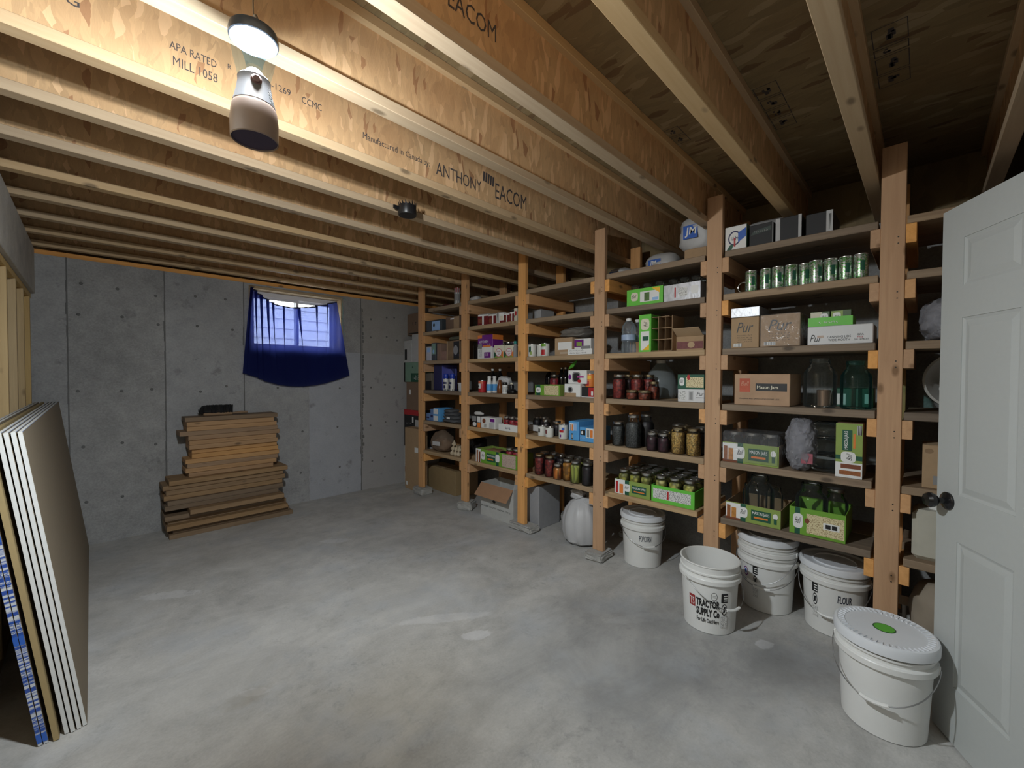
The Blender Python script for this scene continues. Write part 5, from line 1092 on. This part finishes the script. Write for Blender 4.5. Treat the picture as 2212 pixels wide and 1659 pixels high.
t_ = thing('plastic_bag', lab('clear plastic bag with brown goods', b, 1), 'bag', (2.81, yat(950, 2.77, z1), z1+.001)); build(crumple(lump(.2, .30, .24, 91, .06, 24, 40, pinch=.55), .01, 18), 'bag', thin_glass('onion_bag', (.85,.8,.75), 1., .4, (.36,.27,.2), .12, 1., 24), t_); build(lump(.16, .22, .14, 92, .08), 'goods', C('onion_brown', (.24,.13,.07), .6, var=.4, scale=30), t_, (0, 0, .006)); build(MB().cham(-.112, -.075, .09, -.108, .045, .135, .001), 'paper_label', LGREY, t_, (0, 0, -.01), (0, 0, .1))
gb = MB().lathe([(.0, 0), (.012, .001), (.024, .012), (.026, .024), (.018, .038), (.007, .048), (.004, .065), (0, .066)], 12, close=False, jit=lambda a, z: 1+.06*math.cos(6*a)).mesh('bulb', C('garlic_skin', (.52,.43,.30), .7, var=.25, scale=50))
for i in range(11):
    lay = i//5; j = i % 5
    o = link('garlic_bulb', gb, None, (2.745+.045*(j % 2)+.02*lay, yat(982, 2.76, z1)-.028*j+.02+.01*lay, z1+.0008+.046*lay), (.0, .0, random.random()*6)); tag(o, lab(f'garlic bulb, {["bottom", "middle", "top"][lay]} layer, {ordn[j]} from left', b, 1), 'garlic', 'garlic bulbs in a pile')
carton('cardboard_box', 'wide tan cardboard box on floor under first bay from back wall', 'box', 924, 984, .0, 1003, .22, C('tan_card', (.31,.22,.11), .8), None, x0=2.93, tape=KRAFT_L)
carton('cardboard_box', 'narrow brown box on floor beside the second rear post', 'box', 996, 1004, .0, 1000, .2, KRAFT, None, x0=3.0, tape=KRAFT_L)
# open white box on the floor, bay 2
c, d, w_, h_ = open_box('open white cardboard box with brown flap on floor, second bay', 1039, 1109, .0, 1040, .26, C('white_carton', (.5,.5,.48), .7), 2, -.85, 2.735, C('flap_brown', (.36,.2,.11), .8), lambda p: (p.scrib(.14, .56, .72, .64, BLACK, 9, 3), p.ell(.42, .5, .05, .04, BLACK), p.scrib(.02, .28, .92, .34, BLACK, 34, 5)))
build(MB().extrude([(-d/2, 0, 0), (d/2-.05, 0, 0), (d/2-.1, 0, .12), (-d/2+.09, 0, .12)], (0, .003, 0)), 'side_flap', MC['white_carton'], c, (0, -w_/2, h_), (-.5, 0, 0))
build(MB().cham(-.0015, -w_/2+.01, 0, .0015, w_/2-.01, .12, .001), 'rear_flap', MC['flap_brown'], c, (d/2, 0, h_), (0, .4, 0))
# grey tote, bay 3 floor, and trash bag
carton('storage_tote', 'plain grey storage box on floor behind the third post', 'box', 1137, 1164, .0, 1046, .30, C('tote_grey', (.33,.335,.35), .6), None, x0=2.82, tape=LGREY)
tb = thing('trash_bag', 'knotted white plastic trash bag on floor between third and fourth posts', 'bag', (2.88, yat(1246, 2.80, 0), .001))
TBM = C('trash_film', (.52,.52,.53), .4, var=.08, scale=10, bump=.2)
def pleat(a, z): return 1+.03*math.sin(9*a+z*6)+.02*math.sin(17*a)*min(1, max(0, z-.1)/.2)
build(crumple(MB().lathe([(0, 0), (.10, .002), (.145, .03), (.165, .10), (.165, .19), (.145, .27), (.10, .335), (.05, .37), (.035, .385)], 60, close=False, jit=pleat), .006, 14), 'bag', TBM, tb)
build(crumple(lump(.10, .12, .085, 95, .12, 20, 36), .008, 26), 'knot', TBM, tb, (-.02, .035, .355))
build(crumple(lump(.10, .10, .06, 97, .12, 20, 36), .008, 26), 'loose_ear', TBM, tb, (-.01, -.085, .33))
# ------------------------------------------------------------------ CORNER STACK beyond the first post
def cbox(name, label, l, r, z0, z1_, m, pr=None, x0=2.86, depth=.3, rot=0): 
    yl, yr = yat(l, x0, z0), yat(r, x0, z0); yl = min(yl, YB-.008)
    t_ = thing(name, label, 'box', (x0+depth/2, (yl+yr)/2, z0+.0005), rot); w_ = yl-yr; h_ = z1_-z0-.001
    build(MB().cham(-depth/2, -w_/2, 0, depth/2, w_/2, h_, .003), 'body', m, t_)
    build(MB().box(-depth/2-.0004, -.02, h_-.0002, depth/2, .02, h_+.0004), 'tape', KRAFT_L, t_)
    if pr: p = Print(face_front(depth, w_, h_), w_, h_); pr(p); p.done(t_)
    return t_
zq = lambda py, x0, px=885: zat(px, py, x0)
zb = [zq(y, 2.86) for y in (965, 885, 825, 783, 735, 680)]
cbox('cardboard_box', 'tall narrow brown box on floor left of first post', 875, 905, 0, zat(890, 925, 2.72), KRAFT, lambda p: (p.rect(.08, .06, .2, .12, WHITE), p.rect(.7, .62, .95, .70, WHITE)), 2.72, .12)
cbox('appliance_box', 'white appliance box at the bottom of the corner stack', 863, 905, 0, zb[0], C('appliance_white', (.5,.5,.5), .6), lambda p: [p.rect(.05, .1+.2*k, .9, .24+.2*k, PRINTW if k != 1 else DRED) for k in range(4)])
cbox('appliance_box', 'black appliance box with red top band in the corner stack', 863, 905, zb[0], zb[1], DGREY, lambda p: (p.rect(0, .86, 1, 1, RED), p.rect(.75, .1, 1, .75, LGREY), p.rect(.2, .2, .5, .45, GREYC), p.rect(.55, .66, .65, .82, WHITE), p.scrib(.08, .6, .5, .66, GREYC, 5, 2)))
cbox('cardboard_box', 'brown cardboard box above the black box in the corner stack', 878, 907, zb[1], zb[2], C('umber_box', (.22,.145,.10), .8), lambda p: p.rect(.2, .55, .35, .72, WHITE))
cbox('game_box', 'sage green box printed 1 2 3 in the corner stack', 862, 907, zb[2], zb[3], SAGE, lambda p: (p.rect(0, 0, .08, 1, DGREY), p.rect(.45, 0, 1, .45, DGREEN), p.text(.58, .12, .22, '1-2-3', WHITE, 0, .36), p.ell(.55, .75, .03, .05, DGREEN)))
cbox('appliance_box', 'white box with dark window low in the corner stack', 867, 889, zb[3], zb[4], C('appliance_white', (.5,.5,.5), .6), lambda p: (p.rect(.1, .12, .4, .6, DGREY), p.scrib(.4, .82, .75, .88, BLACK, 4, 2)), 2.86, .3)
cbox('appliance_box', 'taller plain white box beside first post in the corner stack', 890, 908, zb[3], zat(895, 722, 2.86), C('appliance_white', (.5,.5,.5), .6), None, 2.86, .3)
cbox('cardboard_box', 'dark brown box at the top of the corner stack', 880, 907, zat(895, 722, 2.86), zat(895, 675, 2.86), C('umber_box', (.22,.145,.10), .8), lambda p: (p.scrib(.3, .45, .75, .6, BLACK, 4, 2), p.rect(.1, .05, .9, .1, DGREY)), 2.90, .26)
# ------------------------------------------------------------------ BAY 6, behind the door
b = 6
t_ = thing('wrapped_bundle', lab('clear plastic wrapped bundle', b, 4), 'bundle', (2.82, -.10, z4+.001)); build(crumple(lump(.2, .23, .20, 101, .05, 50, 80), .013, 28, 5), 'wrap', MC['bubble_film'], t_); build(lump(.15, .2, .17, 102, .05), 'wrapped_goods', MC['wrapped_grey'], t_, (0, 0, .01))
t_ = thing('basin', lab('round white basin standing on its rim', b, 3), 'basin', (2.90, -.135, z3+.145)); t_.rotation_euler = (0, -math.pi/2+.18, 0)
build(MB().lathe([(0, -.06), (.085, -.06), (.112, -.03), (.133, .03), (.140, .032), (.140, .037), (.130, .036), (.107, -.02), (.08, -.05), (0, -.052)], 40, close=False), 'bowl', C('basin_plastic', (.42,.41,.38), .4), t_); build(crumple(lump(.12, .14, .05, 104, .1, 14, 28), .01, 22), 'plastic_lining', C('crumpled_white', (.55,.55,.55), .6), t_, (-.03, 0, -.045))
carton('cardboard_box', lab('small brown box with grey print', b, 2), 'box', 1991, 2040, z2, 960, .16, KRAFT, lambda p: (p.ell(.3, .86, .2, .06, KRAFT_D), p.rect(.5, .1, .9, .3, GREYC)), x0=2.735, tape=KRAFT_L)
t_ = thing('jug', lab('square cream plastic jug', b, 1), 'jug', (2.82, -.056, z1+.001)); build(MB().cham(-.085, -.085, 0, .085, .085, .235, .02), 'body', C('cream_jug', (.52,.50,.42), .45), t_); build(MB().lathe([(.03, .234), (.031, .26), (.0, .262)], 18, close=False), 'cap', PLASTW, t_)
t_ = thing('paper_sack', 'tan paper sack on floor behind the door', 'sack', (2.86, yat(2045, 2.80, 0), .001)); build(crumple(lump(.24, .26, .40, 107, .06, 24, 40), .01, 12), 'sack', C('sack_tan', (.3,.25,.19), .8), t_)
carton('lid_box', 'pale grey box on floor beside the sixth post', 'box', 1947, 1956, .0, 1305, .12, LGREY, None, x0=2.90, tape=WHITE)
# ------------------------------------------------------------------ BUCKETS
def bucket_parts(t_, lidkind=None, handle=0., hand_ang=0., h_=.37, rt=.150, rb=.131, handle_drop=.155):
    o = [(0, .004), (rb-.006, .004), (rb-.004, 0), (rb, .003), (rb+(rt-rb)*.72, h_*.73), (rt+.006, h_*.735), (rt+.009, h_*.745), (rt+.009, h_*.80), (rt+.006, h_*.81), (rt-.004, h_*.815), (rt-.003, h_*.86), (rt+.004, h_*.865), (rt+.004, h_*.885), (rt-.002, h_*.89), (rt, h_*.975), (rt+.005, h_*.985), (rt+.005, h_-.002), (rt+.002, h_), (rt-.003, h_-.001), (rb-.004, .010), (0, .010)]
    build(MB().lathe(o, 48, close=False), 'pail', PLASTW, t_)
    if lidkind:
        zt = h_+.0015; R_ = rt+.012
        if lidkind == 'flat': lp = [(R_-.004, zt-.032), (R_, zt-.03), (R_, zt-.004), (R_-.003, zt+.004), (R_-.012, zt+.005), (R_-.02, zt-.004), (R_-.035, zt-.006), (0, zt-.006)]
        else: lp = [(R_-.004, zt-.036), (R_, zt-.034), (R_+.001, zt-.006), (R_-.003, zt+.004), (R_-.010, zt+.006), (R_-.016, zt+.002), (R_-.030, zt+.001), (R_-.045, zt+.0005), (0, zt+.001)]
        lid = build(MB().lathe(lp, 48, close=False), 'lid', PLASTW2, t_)
        if lidkind == 'ribbed':
            mb = MB()
            for i in range(48):
                a = 2*math.pi*i/48; c, s_ = math.cos(a), math.sin(a); q = .0035
                mb.extrude([((R_-.014)*c-q*s_, (R_-.014)*s_+q*c, zt+.0015), ((R_-.014)*c+q*s_, (R_-.014)*s_-q*c, zt+.0015), ((R_-.036)*c+q*s_, (R_-.036)*s_-q*c, zt+.0005), ((R_-.036)*c-q*s_, (R_-.036)*s_+q*c, zt+.0005)], (0, 0, .004))
            o = build(mb, 'grip_ribs', PLASTW2, lid); o['kind'] = 'stuff'
        if lidkind == 'flat':
            mb = MB(); mb.lathe([(R_*.62, zt-.006), (R_*.62, zt+.001), (R_*.58, zt+.001), (R_*.58, zt-.006)], 36, close=False); build(mb, 'stacking_ring', PLASTW2, lid)
    # bail: semicircle hanging on one side
    pts = []; ze = h_*.775; hr = rt+.013
    for i in range(25):
        a = math.pi*i/24; y = hr*math.cos(a); s_ = math.sin(a); pts.append((-(hr*s_+.010*s_+.001), y*1.0, ze-handle_drop*s_**1.0))
    ca, sa = math.cos(hand_ang), math.sin(hand_ang)
    pts = [(x*ca-y*sa, x*sa+y*ca, z) for x, y, z in pts]
    hd = build(MB().tube(pts, .0022, 6), 'bail_handle', WIRE, t_)
    build(MB().tube(pts[10:15], .0075, 8), 'grip', PLASTW, hd)
    for k in (0, -1):
        x, y, z = pts[k]; nx = Vector((x, y, 0)).normalized(); q = nx*(rt+.004)
        build(MB().lathe([(0, 0), (.016, 0), (.015, .007), (0, .008)], 14, close=False), 'handle_ear', PLASTW, t_, (q.x, q.y, ze), (0, math.pi/2, math.atan2(y, x)))
    return t_
def wrap_print(t_, ang0, width, z0, h_, rb=.131, rt=.150, hb=.37):
    def fn(u, v, e):
        z = z0+v*h_; r_ = rb+(rt-rb)*.72*min(1, z/(hb*.73))+.0008+e; a = ang0+(u-.5)*width
        return (r_*math.cos(a), r_*math.sin(a), z)
    return Print(fn, width*.14, h_)
def floor_at(px, py, r_): 
    p = hit(px, py, 2, 0); d = Vector((p[0], p[1], 0)).normalized(); return p[0]+d.x*r_, p[1]+d.y*r_
def face_cam(x, y): return math.atan2(-y, -x)
GREYINK = C('grey_ink', (.18,.18,.18), .5)
def warn(p, u0, u1):
    p.rect(u0, .72, u1, .98, BLACK); 
    for k in range(3): p.rect(u0+(u1-u0)*.35, .76+.07*k, u1-(u1-u0)*.06, .79+.07*k, WHITE)
    p.ell((u0+u1)/2, .52, (u1-u0)*.42, .17, BLACK); p.ell((u0+u1)/2, .52, (u1-u0)*.34, .135, WHITE); p.ell((u0+u1)/2, .52, (u1-u0)*.16, .09, BLACK); p.tri([(u0+(u1-u0)*.2, .42), (u0+(u1-u0)*.28, .40), (u0+(u1-u0)*.8, .62), (u0+(u1-u0)*.72, .64)], BLACK)
    p.rect(u0, .0, u1, .32, PRINTG)
PRINTG = ink('fine_print_bucket', (.74,.74,.72), (.3,.3,.3), 200, 360, .52)
# open pail with red and black lettering
x, y = floor_at(1531, 1370, .131); t_ = thing('bucket', 'open white plastic bucket with black TRACTOR SUPPLY lettering', 'bucket', (x, y, .0005)); fc = face_cam(x, y)
bucket_parts(t_, None, hand_ang=fc-math.pi+.75, handle_drop=.13)
p = wrap_print(t_, fc-.05, 1.5, .055, .145)
p.rect(.02, .52, .19, .95, C('barn_red', (.32,.03,.03), .5)); p.text(.04, .58, .28, 'TS', WHITE, 0, .13)
p.text(.22, .62, .30, 'TRACTOR', BLACK, 0, .56, .045); p.text(.22, .28, .30, 'SUPPLY Co', BLACK, 0, .56, .045); p.text(.23, .05, .16, 'For Life Out Here', BLACK, 0, .54, .02); p.done(t_)
p = wrap_print(t_, fc+.36, .5, .045, .19); p.ell(.12, .88, .22, .12, GREYINK); p.ell(.12, .88, .18, .1, WHITE); p.text(-.02, .84, .07, 'TS', GREYINK, 0, .25); warn(p, .62, 1.12); p.done(t_, 'warning_print')
# lettered pails
def script_print(t_, fc, u, z0, txt, size, wd):
    p = wrap_print(t_, fc, .9, z0, size); p.text(u, .0, 1., txt, C('marker_ink', (.02,.025,.05), .5), .1, wd, .012); p.done(t_, 'marker_lettering')
x, y = floor_at(1387, 1228, .131); t_ = thing('bucket', 'white lidded bucket marked POPCORN on floor below the pickle trays', 'bucket', (x, y, .0005)); fc = face_cam(x, y)
bucket_parts(t_, 'flat', hand_ang=fc-math.pi+.25, handle_drop=.115); script_print(t_, fc, .33, .196, 'POPCORN', .042, .66)
x, y = floor_at(1780, 1371, .131); y -= .042; t_ = thing('bucket', 'white lidded bucket marked FLOUR left of the sixth post', 'bucket', (x, y, .0005)); fc = face_cam(x, y)
bucket_parts(t_, 'flat', hand_ang=fc-math.pi-.15, handle_drop=.165); script_print(t_, fc+.10, .5, .195, 'FLOUR', .040, .48)
p = wrap_print(t_, fc-.62, .34, .08, .19); warn(p, .2, .8); p.done(t_, 'warning_print')
x, y = floor_at(1655, 1326, .131)
for k in range(2):
    t_ = thing('bucket', ('lower white bucket of the nested pair under the fifth bay', 'upper lidded white bucket nested in another under the fifth bay')[k], 'bucket', (x, y, .0005+.062*k), 0, 'nested buckets'); fc = face_cam(x, y)
    if k == 1:
        t_2 = bucket_parts(t_, 'flat', hand_ang=fc-math.pi-.35, handle_drop=.17)
    else:
        bucket_parts(t_, None, hand_ang=fc-math.pi-.15, handle_drop=.13)
        p = wrap_print(t_, fc-.45, .34, .08, .19); warn(p, .3, .85); p.done(t_, 'warning_print')
        p = wrap_print(t_, fc-.85, .3, .19, .05); p.ell(.5, .5, .4, .55, PURPLE); p.ell(.5, .5, .3, .42, WHITE); p.ell(.5, .5, .2, .3, BLUE); p.done(t_, 'round_sticker')
x, y = floor_at(1905, 1598, .131); t_ = thing('bucket', 'large white bucket with green round lid sticker beside the door', 'bucket', (x, y, .0005)); fc = face_cam(x, y)
bucket_parts(t_, 'ribbed', hand_ang=fc-math.pi-.15, handle_drop=.13)
mb = MB().lathe([(.036, .3728), (.036, .3736), (0, .3736)], 28, close=False); build(mb, 'sticker_rim', C('sticker_dark', (.03,.1,.03), .5), t_)
mb = MB().lathe([(.032, .3737), (.032, .374), (0, .374)], 28, close=False); build(mb, 'sticker', C('sticker_green', (.11,.42,.05), .5), t_)

# ------------------------------------------------------------------ nudge free-standing round goods apart so that none interpenetrate
def _rad(o):
    r_ = h_ = 0
    for c_ in o.children:
        if c_.type == 'MESH':
            for v in c_.data.vertices: r_ = max(r_, v.co.x**2+v.co.y**2); h_ = max(h_, v.co.z)
    return math.sqrt(r_)*o.scale.x, h_
RND = [(o, *_rad(o)) for o in SC.objects if o.parent is None and o.get('category') in ('jar', 'can', 'bottle') and o.children and abs(o.rotation_euler.x) < .1 and 'tray' not in o['label'] and 'carton' not in o['label']]
for _ in range(60):
    moved = False
    for i, (a, ra, ha) in enumerate(RND):
        for (c_, rc, hc) in RND[i+1:]:
            if abs(a.location.x-c_.location.x) > .25 or abs(a.location.y-c_.location.y) > .25: continue
            if a.location.z > c_.location.z+hc-.002 or c_.location.z > a.location.z+ha-.002: continue
            dv = Vector((c_.location.x-a.location.x, c_.location.y-a.location.y)); L_ = dv.length; need = ra+rc+.0012-L_
            if need > 0:
                moved = True; dv = dv/max(L_, 1e-4)
                if abs(dv.x) < .25: q = Vector((0, dv.y)) 
                else: q = dv
                q.normalize(); wa = .5 if abs(a.location.x-c_.location.x) < .04 else (0. if a.location.x < c_.location.x else 1.)
                a.location.x -= q.x*need*wa; a.location.y -= q.y*need*wa; c_.location.x += q.x*need*(1-wa); c_.location.y += q.y*need*(1-wa)
    if not moved: break
